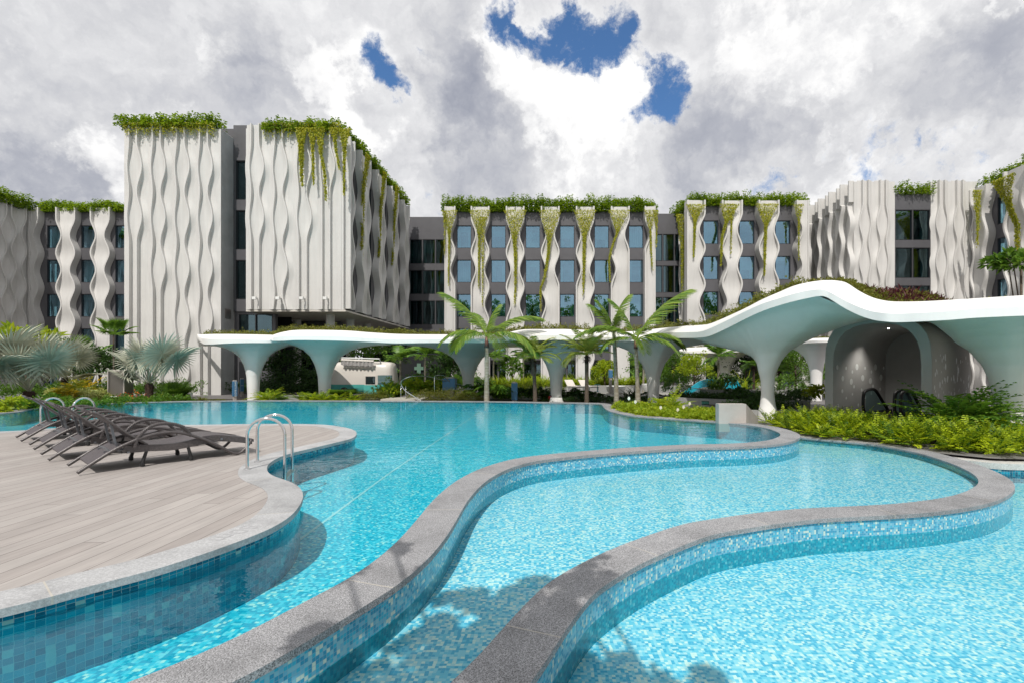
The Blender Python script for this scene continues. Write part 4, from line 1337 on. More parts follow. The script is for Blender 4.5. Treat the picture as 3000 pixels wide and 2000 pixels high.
# ------------------------------------------------------------------ camper van
def van():
    root = empty('camper_van', tuple(D(1069, 1162, 30)), 0, 'vintage cream and turquoise camper van with a folded grey awning, parked beside a canopy column', 'van')
    x0, x1, y0, y1, z0, z1 = -13.35, -9.35, 29.1, 30.8, -.15, 1.86
    zc, xc, yc = (z0 + z1) / 2, (x0 + x1) / 2, (y0 + y1) / 2
    belt = .5
    na, ns = 44, 40
    def pt(s, a):
        x = x0 + (x1 - x0) * s
        e = max(0, 1 - abs(2 * s - 1) ** 7) ** .42
        ca, sa = math.cos(a), math.sin(a)
        ex = 2 / 4.2
        yy = math.copysign(abs(ca) ** ex, ca) * (y1 - y0) / 2
        zz = math.copysign(abs(sa) ** ex, sa)
        taper = 1 - .12 * max(0, zz)
        z = zc + zz * (z1 - z0) / 2 * (.72 + .28 * e if zz > 0 else 1)
        lean = .28 * max(0, (z - belt) / 1.6)
        xs = xc + (x - xc) * (1 - lean * .28) * (.97 if s in (0, 1) else 1)
        return Vector((xs, yc + yy * e ** .6 * taper, z))
    body, lower = MB(), MB()
    rows = [[pt(s / ns, 2 * math.pi * k / na) for k in range(na)] for s in range(ns + 1)]
    for i in range(ns):
        for k in range(na):
            q_ = [rows[i][k], rows[i][(k + 1) % na], rows[i + 1][(k + 1) % na], rows[i + 1][k]]
            zz = sum(p.z for p in q_) / 4
            (body if zz > belt else lower).face(q_)
    for mb, nm, m in ((body, 'upper_body', 'cream'), (lower, 'lower_body', 'teal')):
        mb.face(rows[0] if nm == 'upper_body' else rows[0]); 
        mb.build(nm, M[m], root, smooth=50, world=True, merge=True)
    ys = y0 + .0
    def panel(px0, px1, py0, py1, name, m, off=.03, parent=root):
        a, b = D(px0, py0, ys - off), D(px1, py1, ys - off)
        mb = MB(); mb.box(a.x, b.x, ys - off, ys + .1, b.z, a.z); return mb.build(name, m, parent, world=parent is root)
    door = panel(1067, 1104, 1098, 1150, 'door', M['cream'], .02)
    mb = MB(); a, b = D(1066, 1126.5, ys), D(1105, 1152, ys); mb.box(a.x, b.x, ys - .025, ys + .08, b.z, a.z); mb.build('door_lower_panel', M['teal'], root, world=True)
    w = panel(1071, 1099, 1101.5, 1124, 'window', M['frame'], .035, door)
    panel(1073, 1097.5, 1103, 1122.5, 'window_pane', M['glassdark'], .043, door)
    mb = MB(); c = D(1069, 1136, ys); mb.bar(c, c + Vector((.1, 0, 0)), .02); mb.build('door_handle', M['steel'], root, world=True)
    a, b = D(1107, 1098, ys), D(1152, 1124, ys)
    mb = MB(); mb.box(a.x, b.x - .1, ys - .01, ys + .12, b.z, a.z); mb.build('windscreen', M['glassdark'], root, world=True)
    for k in range(8):
        mb = MB() if k == 0 else mb
        c = D(984 + k * .4, 1098 + k * 2.4, ys + .25); mb.bar(c, c + Vector((.16, -.1, 0)), .02)
    mb.build('air_vent', M['rubber'], root, world=True)
    for px in (1010, 1120):
        c = D(px, 1160, ys + .1); mb = MB()
        mb.tube([(c.x, ys + .02, -.03), (c.x, ys + .3, -.03)], .32, 22); t = mb.build('wheel', M['rubber'], root, smooth=40, world=True)
        mb = MB(); mb.tube([(c.x, ys - .01, -.03), (c.x, ys + .05, -.03)], .17, 18); mb.build('hubcap', M['steel'], t, smooth=40)
    # awning
    aw = empty('awning', tuple(D(1058, 1060, 29.3)), 0, 'folded grey awning with a scalloped valance on the roof of the camper van', 'awning')
    a, b = D(1001, 1047, 29.1), D(1111, 1050, 29.1)
    mb = MB(); mb.bar(a, b, .07); mb.bar(b, b + Vector((.0, .3, -.28)), .05); mb.bar(a, a + Vector((0, .3, -.28)), .05); mb.build('frame', M['whiteplastic'], aw, world=True)
    a, b = D(1000, 1054, 29.0), D(1095, 1058, 29.0)
    mb = MB(); mb.tube([a, b], .075, 12); mb.build('roller', M['lounge_white'], aw, smooth=40, world=True)
    mb = MB(); n = 60
    rows = [[], []]
    for i in range(n + 1):
        t = i / n; p = a + (b - a) * t
        rows[0].append(p + Vector((0, -.05 + .03 * math.sin(i * .9), -.05)))
        rows[1].append(p + Vector((0, -.05 + .05 * math.sin(i * .9), -.27 - .05 * abs(math.sin(i / n * math.pi * 6)))))
    mb.grid(rows); mb.build('valance', M['awning'], aw, smooth=True, world=True)
van()

# ------------------------------------------------------------------ signs, posts and boxes
def post_sign(px, pyt, pyb, pyw, w, d, rz, txt, label, name='sign_post', m='blue'):
    c = D(px, pyb, d); zt = D(px, pyt, d).z; zb_ = D(px, pyw, d).z
    r = empty(name, (c.x, d, G), rz, label, 'signpost')
    s = w / F * d / 2
    mb = MB(); mb.box(-s, s, -s, s, zb_ - G, zt - .07 - G); mb.build('blue_panel', M[m], r)
    mb = MB(); mb.box(-s * .7, s * .7, -s * .7, s * .7, 0, zb_ - G); mb.build('post', M['concrete'], r)
    mb = MB(); mb.box(-s * .75, s * .75, -s * .75, s * .75, zt - .07 - G, zt - G); mb.build('cap', M['concrete'], r)
    if txt:
        mt = Matrix.Translation((s + .004, 0, (zb_ + zt) / 2 - G - .05)) @ Matrix.Rotation(math.radians(90), 4, 'Z') @ Matrix.Rotation(math.radians(90), 4, 'X') @ Matrix.Rotation(math.radians(-90), 4, 'Z')
        text_mesh(txt, .12, M['textwhite'], 'lettering', mt, r)
    return r
post_sign(687.5, 1112, 1171, 1159, 10.5, 25.5, math.radians(-38), 'SAFETY BUOYS', 'bright blue signpost with white vertical lettering, left of the leftmost canopy column')
post_sign(709, 1106, 1160, 1145, 9, 30, math.radians(-50), '2', 'shaded dark blue signpost standing behind the bright blue one')
r = post_sign(1507, 1117, 1172, 1170, 17.5, 24.9, .1, None, 'streaky blue post with a rounded white cap beside the potted date palm')
r = post_sign(1318, 1103.5, 1142, 1141, 36, 26.5, 0, None, 'wide blue box with a white top in front of the clipped hedge')
r = post_sign(1788.5, 1080, 1106, 1105, 10, 31, .2, None, 'small dark blue post behind the two tall palm trunks')
# steel cabinet
cbn = empty('metal_cabinet', tuple(D(338, 1176, 23.6)), 0, 'tall brushed metal cabinet with a white pipe, left of the big silver fan palm', 'cabinet')
a, b = D(314, 1085, 23.2), D(362.5, 1180, 23.2)
mb = MB(); mb.box(a.x + .05, b.x, 23.25, 23.75, G, a.z - .02); mb.build('body', M['dullsteel'], cbn, world=True)
mb = MB(); mb.box(a.x, a.x + .05, 23.2, 23.78, G, a.z); mb.box(a.x + .05, b.x + .02, 23.22, 23.78, a.z - .02, a.z + .03); mb.box(b.x - .03, b.x + .02, 23.2, 23.24, G, a.z - .02); mb.build('frame', M['concrete'], cbn, world=True)
mb = MB(); mb.tube([D(322, 1161, 23.1), D(342, 1160.5, 23.1)], .025, 8); mb.build('pipe', M['whiteplastic'], cbn, smooth=True, world=True)
c = D(366.5, 1134, 31.9)
mb = MB(); mb.box(c.x - .08, c.x + .08, 31.9, 31.93, c.z - .12, c.z + .12)
mb.build('notice', M['blue'])
tag(bpy.data.objects['notice'], 'tiny blue notice on the white wall right of the metal cabinet', 'sign')
# small white bollard
mb = MB(); c = P(559, 1171, G); mb.lathe([(.07, 0), (.07, .42), (.085, .42), (.085, .47), (.05, .5)], (c[0] * .93, c[1] * .93, G), 16)
tag(mb.build('bollard_light', M['whiteplastic'], smooth=40), 'short white bollard light at the pool edge among the low shrubs', 'bollard')
# green cross sign on the dark wall
cs = empty('cross_sign', tuple(D(1228, 1078, 38)), 0, 'pale green cross sign on the dark wall behind the handrail palms', 'sign')
c = D(1228, 1078, 38)
mb = MB(); mb.box(c.x - .15, c.x + .15, 37.9, 38, c.z - .39, c.z + .39); mb.box(c.x - .36, c.x - .15, 37.9, 38, c.z - .13, c.z + .13); mb.box(c.x + .15, c.x + .36, 37.9, 38, c.z - .13, c.z + .13)
mb.build('cross', M['mint'], cs, world=True)
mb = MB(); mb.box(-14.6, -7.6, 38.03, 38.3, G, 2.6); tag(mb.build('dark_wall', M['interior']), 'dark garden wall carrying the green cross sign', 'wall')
# fire extinguishers
def ext(px, pyt, pyb, d, label):
    a, b = D(px, pyt, d), D(px, pyb, d)
    r = empty('fire_extinguisher', tuple(b), 0, label, 'fire extinguisher')
    h = a.z - b.z
    mb = MB(); mb.lathe([(.0, 0), (.08, 0), (.085, .03), (.085, h * .78), (.05, h * .88), (.02, h * .9)], tuple(b), 18); mb.build('cylinder', M['red'], r, smooth=40, world=True)
    mb = MB(); mb.lathe([(.025, h * .9), (.025, h)], tuple(b), 10); mb.bar(b + Vector((-.05, 0, h)), b + Vector((.08, 0, h)), .03); mb.bar(b + Vector((.07, 0, h * .95)), b + Vector((.1, 0, h * .3)), .02)
    mb.build('valve', M['rubber'], r, world=True)
ext(1610.5, 1157, 1178, 25.0, 'small red fire extinguisher at the foot of the middle white column')
ext(2992, 1199, 1246, 12.6, 'red fire extinguisher right of the rightmost white column')

# ------------------------------------------------------------------ stair parapet, planters
sp_ = empty('stair_parapet', (5.3, 13.8, -.1), 0, 'pale textured concrete block with a sloping wing, at the right rim of the pool', 'parapet')
a = D(2106, 1182, 13.75); b = D(2166, 1184, 13.75); dx = .17
mb = MB(); rows = []
mb.box(a.x, 5.75, 13.75, 14.02, -.35, a.z)
mb.build('block', M['concrete'], sp_, world=True)
mb = MB()
W0, W1 = (5.77, 13.78), (6.75, 15.2)
n = Vector((W1[1] - W0[1], -(W1[0] - W0[0]), 0)).normalized() * .13
q0, q1 = Vector((*W0, 0)), Vector((*W1, 0))
zt0, zt1 = a.z - .005, -.12
for base in ((q0, q1),):
    c8 = [q0 + Vector((0, 0, -.35)), q1 + Vector((0, 0, -.35)), q1 + Vector((0, 0, zt1)), q0 + Vector((0, 0, zt0))]
    d8 = [p - n for p in c8]
    mb.face(c8); mb.face(d8[::-1])
    for i in range(4): mb.face([c8[i], d8[i], d8[(i + 1) % 4], c8[(i + 1) % 4]])
mb.build('sloping_wing', M['concrete'], sp_, world=True)


def planter(label, pts, zt, zb=G, w=.22, name='stone_planter'):
    """low stone wall of a raised bed following a path of points, filled with soil"""
    a = resample(catmull(pts), .3)
    mb = MB(); o = offset(a, w)
    for i in range(len(a) - 1):
        A, B, C_, E_ = a[i], a[i + 1], o[i + 1], o[i]
        mb.face([(*A, zt), (*B, zt), (*C_, zt), (*E_, zt)])
        mb.face([(*A, zb), (*B, zb), (*B, zt), (*A, zt)])
        mb.face([(*C_, zb), (*E_, zb), (*E_, zt), (*C_, zt)])
    mb.face([(*a[0], zb), (*a[0], zt), (*o[0], zt), (*o[0], zb)]); mb.face([(*a[-1], zt), (*a[-1], zb), (*o[-1], zb), (*o[-1], zt)])
    ob = tag(mb.build(name, M['planter'], smooth=30, merge=True), label, 'planter')
    mb = MB(); mb.poly([tuple(q) for q in o] + [(o[-1][0] + .2, o[-1][1] + 1.6), (o[0][0], o[0][1] + 2.5)], zt - .06)
    mb.build('soil', M['soil'], ob)
    return ob
planter('grey stone planter wall carrying the green EXIT sign', [(5.6, 22.4), (7.2, 20.9), (9.3, 19.9), (10.9, 19.7)], .12)
planter('front grey stone planter behind the pale concrete block', [(6.55, 18.0), (6.75, 17.2), (7.6, 16.9), (8.6, 17.05), (9.4, 17.3)], -.02)
planter('small raised grey planter holding the fan palm by the water slide', [(8.2, 25.5), (8.5, 24.4), (10.0, 24.2), (12.5, 24.5)], .35)
planter('pale round-ended planter wall beside the white tubs, behind the pool palms', [(2.0, 33), (4.5, 33.2), (7.5, 33.5), (11.5, 34)], .25)
planter('dark grey planter box between the two left canopy columns', [(-15.5, 25.7), (-14.2, 25.4), (-12.8, 25.5), (-11.6, 26)], .02)
ex = empty('exit_sign', tuple(D(2067, 1179, 20.45)), 0, 'small dark green EXIT sign fixed to the grey planter wall', 'sign')
c = D(2067, 1179, 20.5)
ex.rotation_euler = (0, 0, math.atan2(-1.1, 2.3))
ex.location = (c.x, c.y + .02, c.z)
mb = MB(); mb.box(-.15, .15, -.03, .02, -.085, .085); mb.build('board', M['signgreen'], ex)
text_mesh('EXIT\u25b6' if False else 'EXIT', .12, M['exittext'], 'lettering', Matrix.Translation((-.025, -.034, 0)) @ Matrix.Rotation(math.radians(90), 4, 'X'), ex)
mb = MB(); mb.face([(.1, -.035, -.035), (.13, -.035, 0), (.1, -.035, .035)]); mb.build('arrow', M['exittext'], ex)

# ------------------------------------------------------------------ water slide
ws = empty('water_slide', tuple(D(2070, 1140, 29)), 0, 'bright turquoise double-curved water slide behind the planters', 'water slide')
def slidepart(pts, w0, w1, name, m):
    c = catmull([tuple(p) for p in pts], .12)
    mb = MB(); rows = []
    for i, p in enumerate(c):
        p = Vector(p); t = i / (len(c) - 1); w = w0 + (w1 - w0) * t
        rows.append([p + Vector((0, 0, 0)), p + Vector((0, .05, .02)), p + Vector((0, .1, -w * .25)), p + Vector((0, .06, -w)), p + Vector((0, 0, -w * 1.02))])
    mb.grid(rows, closed=True); return mb.build(name, m, ws, smooth=40, world=True)
slidepart([D(2001, 1147, 28.5), D(2022, 1135, 28.6), D(2045, 1119, 28.8), D(2068, 1111, 29), D(2085, 1110, 29), D(2105, 1114, 29), D(2125, 1112, 29.2), D(2140, 1122, 29.3), D(2148, 1135, 29.4)], .35, .5, 'chute', M['slide'])
slidepart([D(2127, 1118, 29.8), D(2137, 1110.5, 29.9), D(2150, 1109, 30), D(2162, 1116, 30), D(2170, 1126, 30), D(2174, 1140, 30)], .7, .5, 'chute', M['slide'])
slidepart([D(2018, 1155, 28.9), D(2036, 1141, 29), D(2060, 1137, 29.1), D(2090, 1137, 29.2), D(2140, 1140, 29.3)], .35, .4, 'chute_underside', M['slidepale'])
# round white tubs, back loungers, table
for i, (px, py, w) in enumerate(((1804, 1148, 58), (1905, 1142, 50))):
    c = D(px, py, 31.5); r = w / F * 31.5 / 2
    mb = MB(); mb.lathe([(r * .82, 0), (r * .93, .15), (r, .42), (r * .96, .42), (r * .9, .36), (0.01, .36)], (c.x, c.y, c.z), 30)
    tag(mb.build('planter_tub', M['whiteplastic'], smooth=40), ('round white planter tub behind the left tall palm trunk', 'round white planter tub behind the second white column from the right')[i], 'tub')
for i, (px, lab) in enumerate(((1700, 'beige sling lounger under the date palm, left one of two'), (1742, 'beige sling lounger next to the teal side table'))):
    c = D(px, 1146, 30.5)
    r = empty('garden_lounger', tuple(c), .4, lab, 'lounger')
    mb = MB()
    rows = [[(-.3, y, z) , (.3, y, z), (.3, y, z - .04), (-.3, y, z - .04)] for y, z in ((0, .3), (.9, .32), (1.3, .35), (1.75, .72))]
    mb.grid(rows, closed=True); mb.build('sling', M['lounge_white'], r)
    mb = MB()
    for x in (-.31, .31):
        mb.bar((x, 0, .28), (x, 1.35, .3), .04); mb.bar((x, .1, 0), (x, .1, .28), .04); mb.bar((x, 1.3, 0), (x, 1.3, .3), .04)
    mb.build('frame', M['whiteplastic'], r)
c = D(1743 + 7, 1146, 30); tb_ = empty('side_table', tuple(c), 0, 'small teal side table beside the beige lounger', 'table')
mb = MB(); mb.lathe([(.2, .42), (.2, .45)], (0, 0, 0), 18); mb.build('tabletop', M['slide'], tb_)
mb = MB(); mb.lathe([(.14, 0), (.02, .03), (.02, .42)], (0, 0, 0), 12); mb.build('leg', M['slide'], tb_)
mb = MB(); mb.box(-3, 16, 28.2, 32.7, G + .005, G + .12); tag(mb.build('pale_terrace', M['ground']), kind='structure')
mb = MB(); mb.face([(6.4, 24.9, G + .01), (13, 25.5, G + .01), (13, 28.1, G + .01), (6.4, 28.1, G + .01)]); tag(mb.build('splash_pool', M['slide']), kind='structure')
# ------------------------------------------------------------------ foliage
def unit(v): return v / (np.linalg.norm(v, axis=-1, keepdims=True) + 1e-9)


class Leaves:
    def __init__(s): s.V, s.T, s.A, s.n = [], [], [], 0

    def add(s, verts, tris, var):
        s.V.append(verts.reshape(-1, 3)); s.T.append((tris + s.n).reshape(-1, 3)); s.A.append(var.ravel()); s.n += len(verts.reshape(-1, 3))

    def leaves(s, base, dr, nor, L, W, var=None, fold=.25, droop=.0):
        """pointed leaf blades, folded on the midrib"""
        N = len(base)
        L = np.broadcast_to(L, (N,))[:, None]; W = np.broadcast_to(W, (N,))[:, None]
        dr = unit(dr); side = unit(np.cross(dr, nor)); nn = np.cross(side, dr)
        if var is None: var = rng.random(N)
        dz = np.zeros((N, 3)); dz[:, 2] = -1
        v = np.stack([base, base + dr * L * .45 + side * W / 2 + nn * W * fold, base + dr * L * .45 - side * W / 2 + nn * W * fold, base + dr * L + dz * L * droop], 1)
        k = np.arange(N)[:, None, None] * 4
        t = np.array([[0, 1, 3], [0, 3, 2]])[None] + k
        s.add(v, t, np.repeat(var, 2))

    def strips(s, pts, width, up, var=None):
        """curved blades: pts (N,K,3), width (N,K)"""
        N, K, _ = pts.shape
        if var is None: var = rng.random(N)
        t = np.gradient(pts, axis=1)
        side = unit(np.cross(unit(t), up))
        a = pts + side * width[..., None] / 2; b = pts - side * width[..., None] / 2
        v = np.stack([a, b], 2).reshape(N, 2 * K, 3)
        q = []
        for k in range(K - 1):
            q += [[2 * k, 2 * k + 1, 2 * k + 3], [2 * k, 2 * k + 3, 2 * k + 2]]
        q = np.array(q)[None] + (np.arange(N) * 2 * K)[:, None, None]
        s.add(v, q, np.repeat(var, len(q[0])))

    def build(s, name, m, parent=None, world=False):
        V = np.concatenate(s.V).astype(np.float32); T = np.concatenate(s.T).astype(np.int32); A = np.concatenate(s.A).astype(np.float32)
        me = bpy.data.meshes.new(name)
        me.vertices.add(len(V)); me.vertices.foreach_set('co', V.ravel())
        me.loops.add(T.size); me.loops.foreach_set('vertex_index', T.ravel())
        me.polygons.add(len(T)); me.polygons.foreach_set('loop_start', np.arange(0, T.size, 3, dtype=np.int32))
        at = me.attributes.new('var', 'FLOAT', 'FACE'); at.data.foreach_set('value', A)
        me.materials.append(m)
        me.update(); me.validate()
        o = bpy.data.objects.new(name, me)
        return link(o, parent, world)


def sph(n):
    v = rng.normal(size=(n, 3)); return unit(v)


def clump_leaves(lv, c, r, n, L, W, nc=None, up=.35, droop=.15, shell=.55):
    """a bush: leaf clusters spread through an uneven ellipsoid"""
    c = np.array(c, float); r = np.array(r, float)
    nc = nc or max(6, n // 22)
    d = sph(nc); d[:, 2] = np.abs(d[:, 2]) * 1.0 - .25
    rad = shell + (1 - shell) * rng.random((nc, 1)) ** .5
    cc = c + d * r * rad * (1 + .22 * rng.normal(size=(nc, 1)))
    k = rng.integers(0, nc, n)
    o = sph(n)
    base = cc[k] + o * min(r) * .16
    dr = unit(d[k] * .7 + o * .9 + np.array([0, 0, up]))
    nor = unit(np.array([0, 0, 1.0]) + .5 * rng.normal(size=(n, 3)))
    var = np.clip(rng.random(n) * .6 + .4 * rng.random(nc)[k], 0, 1)
    lv.leaves(base, dr, nor, L * (.7 + .6 * rng.random(n)), W * (.7 + .6 * rng.random(n)), var, droop=droop)


def blades(lv, c, r, n, L, W, el=(35, 85), bend=1.0, K=5, az=None, base_h=0):
    """arching strap leaves growing from a centre"""
    az = rng.random(n) * 2 * math.pi if az is None else az
    e = np.radians(rng.uniform(el[0], el[1], n))
    LL = L * rng.uniform(.65, 1.15, n)
    t = np.linspace(0, 1, K)[None]
    ang = e[:, None] - bend * t * rng.uniform(.7, 1.3, n)[:, None]
    st = LL[:, None] / (K - 1)
    h = np.cumsum(np.cos(ang) * st, 1) - np.cos(ang[:, :1]) * st
    z = np.cumsum(np.sin(ang) * st, 1) - np.sin(ang[:, :1]) * st
    b = np.array(c)[None] + np.stack([r * rng.uniform(-1, 1, n), r * rng.uniform(-1, 1, n), np.zeros(n) + base_h], 1)
    dx, dy = np.cos(az)[:, None], np.sin(az)[:, None]
    p = np.stack([b[:, :1] + h * dx, b[:, 1:2] + h * dy, b[:, 2:3] + z], 2)
    w = W * np.sin(np.pi * (.12 + .83 * t)) * np.ones((n, 1))
    lv.strips(p, w, np.array([0, 0, 1.0]) + 1e-3)


def fern(lv, c, n, L, pin=.11, pw=.028, m=13, el=(45, 80), bend=1.3, az0=None):
    """fern / philodendron: arching fronds set with leaflets both sides"""
    az = rng.random(n) * 2 * math.pi if az0 is None else az0
    e = np.radians(rng.uniform(el[0], el[1], n))
    LL = L * rng.uniform(.65, 1.2, n)
    t = np.linspace(0, 1, m)[None]
    ang = e[:, None] - bend * t * rng.uniform(.6, 1.3, n)[:, None]
    st = LL[:, None] / (m - 1)
    h = np.cumsum(np.cos(ang) * st, 1); z = np.cumsum(np.sin(ang) * st, 1)
    dx, dy = np.cos(az)[:, None], np.sin(az)[:, None]
    p = np.array(c)[None, None] + np.stack([h * dx, h * dy, z], 2)
    tg = unit(np.gradient(p, axis=1))
    side = unit(np.cross(tg, np.array([0, 0, 1.0])))
    up = np.cross(side, tg)
    var = np.repeat(rng.random(n), m - 2)
    ln = (pin * np.sin(np.pi * (.1 + .84 * t)) ** .7 * np.ones((n, 1)))[:, 2:].ravel()
    for s_ in (-1, 1):
        d = (s_ * side * .85 + tg * .55 + up * .12)[:, 2:].reshape(-1, 3)
        lv.leaves(p[:, 2:].reshape(-1, 3), d + .1 * rng.normal(size=d.shape), up[:, 2:].reshape(-1, 3), ln, pw, np.clip(var + .2 * rng.normal(size=len(var)), 0, 1), droop=.15)


def plant(name, lab, cat, kind, c, size, m='leaf_green', group=None, stuffk=False, parent=None, q=1.0):
    """one plant standing at c; kind picks how its leaves grow; size = (radius, height)"""
    lv = Leaves(); R_, Hh = size
    if kind == 'bush':
        clump_leaves(lv, (0, 0, Hh * .5), (R_, R_, Hh * .55), int(900 * q), min(.16, Hh * .16), .06)
    elif kind == 'broad':
        clump_leaves(lv, (0, 0, Hh * .52), (R_, R_, Hh * .55), int(420 * q), Hh * .26, Hh * .11, droop=.3)
    elif kind == 'strap':
        blades(lv, (0, 0, 0), R_ * .35, int(90 * q), Hh * 1.15, .05, (45, 88), 1.3)
    elif kind == 'grass':
        blades(lv, (0, 0, 0), R_ * .5, int(220 * q), Hh * 1.15, .025, (50, 88), 1.0)
    elif kind == 'fern':
        fern(lv, (0, 0, 0), int(26 * q), Hh * 1.3, .16 * Hh / .6, .04 * Hh / .6, 12, (40, 85), 1.1)
    elif kind == 'mound':
        clump_leaves(lv, (0, 0, Hh * .35), (R_, R_ * .8, Hh * .65), int(2200 * q), .07, .022, nc=int(160 * q), droop=.3)
    elif kind == 'monstera':
        n = int(26 * q)
        az = rng.random(n) * 6.28; rr = R_ * rng.random(n) ** .6
        b = np.stack([np.cos(az) * rr * .8, np.sin(az) * rr * .8, Hh * (.35 + .6 * rng.random(n)) * (1 - .35 * rr / R_)], 1)
        d = np.stack([np.cos(az), np.sin(az), -.35 * np.ones(n)], 1)
        for k in range(7):      # each leaf is cut into lobes around its midrib
            a_ = (k - 3) * .38
            sd = unit(np.cross(d, [0, 0, 1.0]))
            dd = unit(d * math.cos(a_ * 1.25) + sd * math.sin(a_ * 1.25))
            lv.leaves(b + d * .05, dd, np.tile([0, 0, 1.0], (n, 1)), Hh * .42 * math.cos(a_ * .6), Hh * .1, np.linspace(0, 1, n), fold=.1, droop=.2)
        fern(lv, (0, 0, 0), 3, Hh * .6)
    elif kind == 'ruffled':
        n = 11
        az = np.arange(n) * 2.4; b = np.stack([.1 * np.cos(az), .1 * np.sin(az), Hh * (.35 + .05 * (np.arange(n) % 4))], 1)
        for k in range(15):
            a_ = (k - 7) * .16
            d = np.stack([np.cos(az + a_), np.sin(az + a_), .25 + .1 * (k % 2) + 0 * az], 1)
            lv.leaves(b, d, np.tile([0, 0, 1.0], (n, 1)), R_ * 1.0, R_ * .3, (np.arange(n) * .37) % 1, fold=.35)
    return tagplant(lv, name, m, c, lab, cat, group, stuffk, parent)


def tagplant(lv, name, m, c, lab, cat, group, stuffk, parent=None):
    o = lv.build(name, M[m] if isinstance(m, str) else m, parent)
    o.location = c
    if parent is None:
        tag(o, lab, cat, group, 'stuff' if stuffk else None)
    return o


def near(px, py, d=None, z=G):
    """ground point under a pixel column at distance d"""
    if d is None: return (*P(px, py, z), z)
    return ((px - CX) / F * d, d, z)


# ---------------- palms
def pin_frond(L, nl, ll, arch, w=.03, el=60, droop=.5, rach=.018, twist=0.0, dens=1.0):
    m = nl
    t = np.linspace(0, 1, m)
    ang = math.radians(el) - arch * t ** 1.2
    st = L / (m - 1)
    x = np.cumsum(np.cos(ang) * st); z = np.cumsum(np.sin(ang) * st)
    p = np.stack([x, 0 * x, z], 1)
    lv = Leaves()
    tg = unit(np.gradient(p, axis=0))
    side = np.array([0, 1.0, 0]); up = np.cross(tg, side) * -1
    up = np.cross(side, tg) * -1
    ok = t > .16
    lens = ll * np.sin(np.pi * np.clip(.12 + .82 * t, 0, 1)) ** .6
    K = 4
    tt = np.linspace(0, 1, K)[None, :, None]
    for s_ in (-1, 1):
        pp = p[ok]; n = len(pp)
        d = unit(tg[ok] * (.45 + .5 * t[ok][:, None]) + s_ * side * 1.0 + np.abs(up[ok]) * 0 + np.array([0, 0, .25]) + .07 * rng.normal(size=(n, 3)))
        l = (lens[ok] * rng.uniform(.85, 1.1, n))[:, None, None]
        q = pp[:, None] + d[:, None] * l * tt + np.array([0, 0, -1.0]) * l * droop * tt ** 2 * 1.0
        wd = w * np.sin(np.pi * (.15 + .78 * tt[..., 0])) * np.ones((n, 1))
        lv.strips(q, wd, np.array([.0, .0, 1.0]) + 1e-3, rng.random(n))
    # rachis as two crossed strips
    rk = p[None, ::max(1, m // 10)]
    K2 = rk.shape[1]
    wd = np.linspace(rach * 2.2, rach * .5, K2)[None]
    lv.strips(rk, wd, np.array([0, 1.0, 0.0]), np.array([.9])); lv.strips(rk, wd, np.array([0, 0, 1.0]) + 1e-3, np.array([.9]))
    return lv


def make_palm(name, lab, loc, hgt, r0, r1, fronds, mtl, trunkm='ring', group=None, lean=(0, 0), shaft=None, crownz=0, skirt=False, cat='palm tree'):
    root = empty(name, loc, random.random() * 6.28 if fronds and fronds[0] == 'rand' else 0, lab, cat, group)
    pts = [(lean[0] * t * t, lean[1] * t * t, hgt * t) for t in np.linspace(0, 1, 9)]
    mb = MB(); mb.tube(pts, lambda t: r0 * (1.25 if t < .02 else 1) * (1 - t) + r1 * t + .006 * math.sin(t * 60), 14)
    mb.build('trunk', M[trunkm], root, smooth=50)
    top = Vector(pts[-1])
    if shaft:
        mb = MB(); mb.tube([top - Vector((0, 0, .02)), top + Vector((0, 0, shaft * .5)), top + Vector((0, 0, shaft))], lambda t: r1 * 1.25 * (1 - t * .5), 12)
        mb.build('crownshaft', M['crownshaft'], root, smooth=True); top = top + Vector((0, 0, shaft))
    if skirt:
        lv = Leaves(); n = 120
        az = rng.random(n) * 6.28
        b = np.array(top)[None] + np.stack([.05 * np.cos(az), .05 * np.sin(az), -rng.random(n) * .3], 1)
        lv.leaves(b, np.stack([np.cos(az), np.sin(az), rng.uniform(-.9, .6, n)], 1), np.tile([0, 0, 1.], (n, 1)), .22, .04)
        lv.build('leaf_bases', M['darkbark'], root)
    for (az, el, L, me) in fronds:
        o = bpy.data.objects.new('frond', me)
        link(o, root)
        o.location = top; o.rotation_euler = Matrix.Rotation(az, 3, 'Z').to_euler()
        o.rotation_euler = (Matrix.Rotation(az, 3, 'Z') @ Matrix.Rotation(-el, 3, 'Y')).to_euler()
        o.scale = (L, L, L)
    return root


def as_mesh(lv, name, m):
    o = lv.build(name, M[m]); me = o.data; bpy.data.objects.remove(o); return me
FR1 = [as_mesh(pin_frond(3.0, 92, .75, a, .05, 0, .7, .03), 'frond', 'leaf_palm') for a in (.65, 1.1, 1.5)]
FRD = [as_mesh(pin_frond(1.35, 74, .27, a, .014, 0, .35, .01), 'frond', 'leaf_date') for a in (.7, 1.1, 1.5)]
FRA = [as_mesh(pin_frond(1.2, 26, .5, a, .06, 0, .5, .014), 'frond', 'leaf_green') for a in (.8, 1.2)]
rad = math.radians
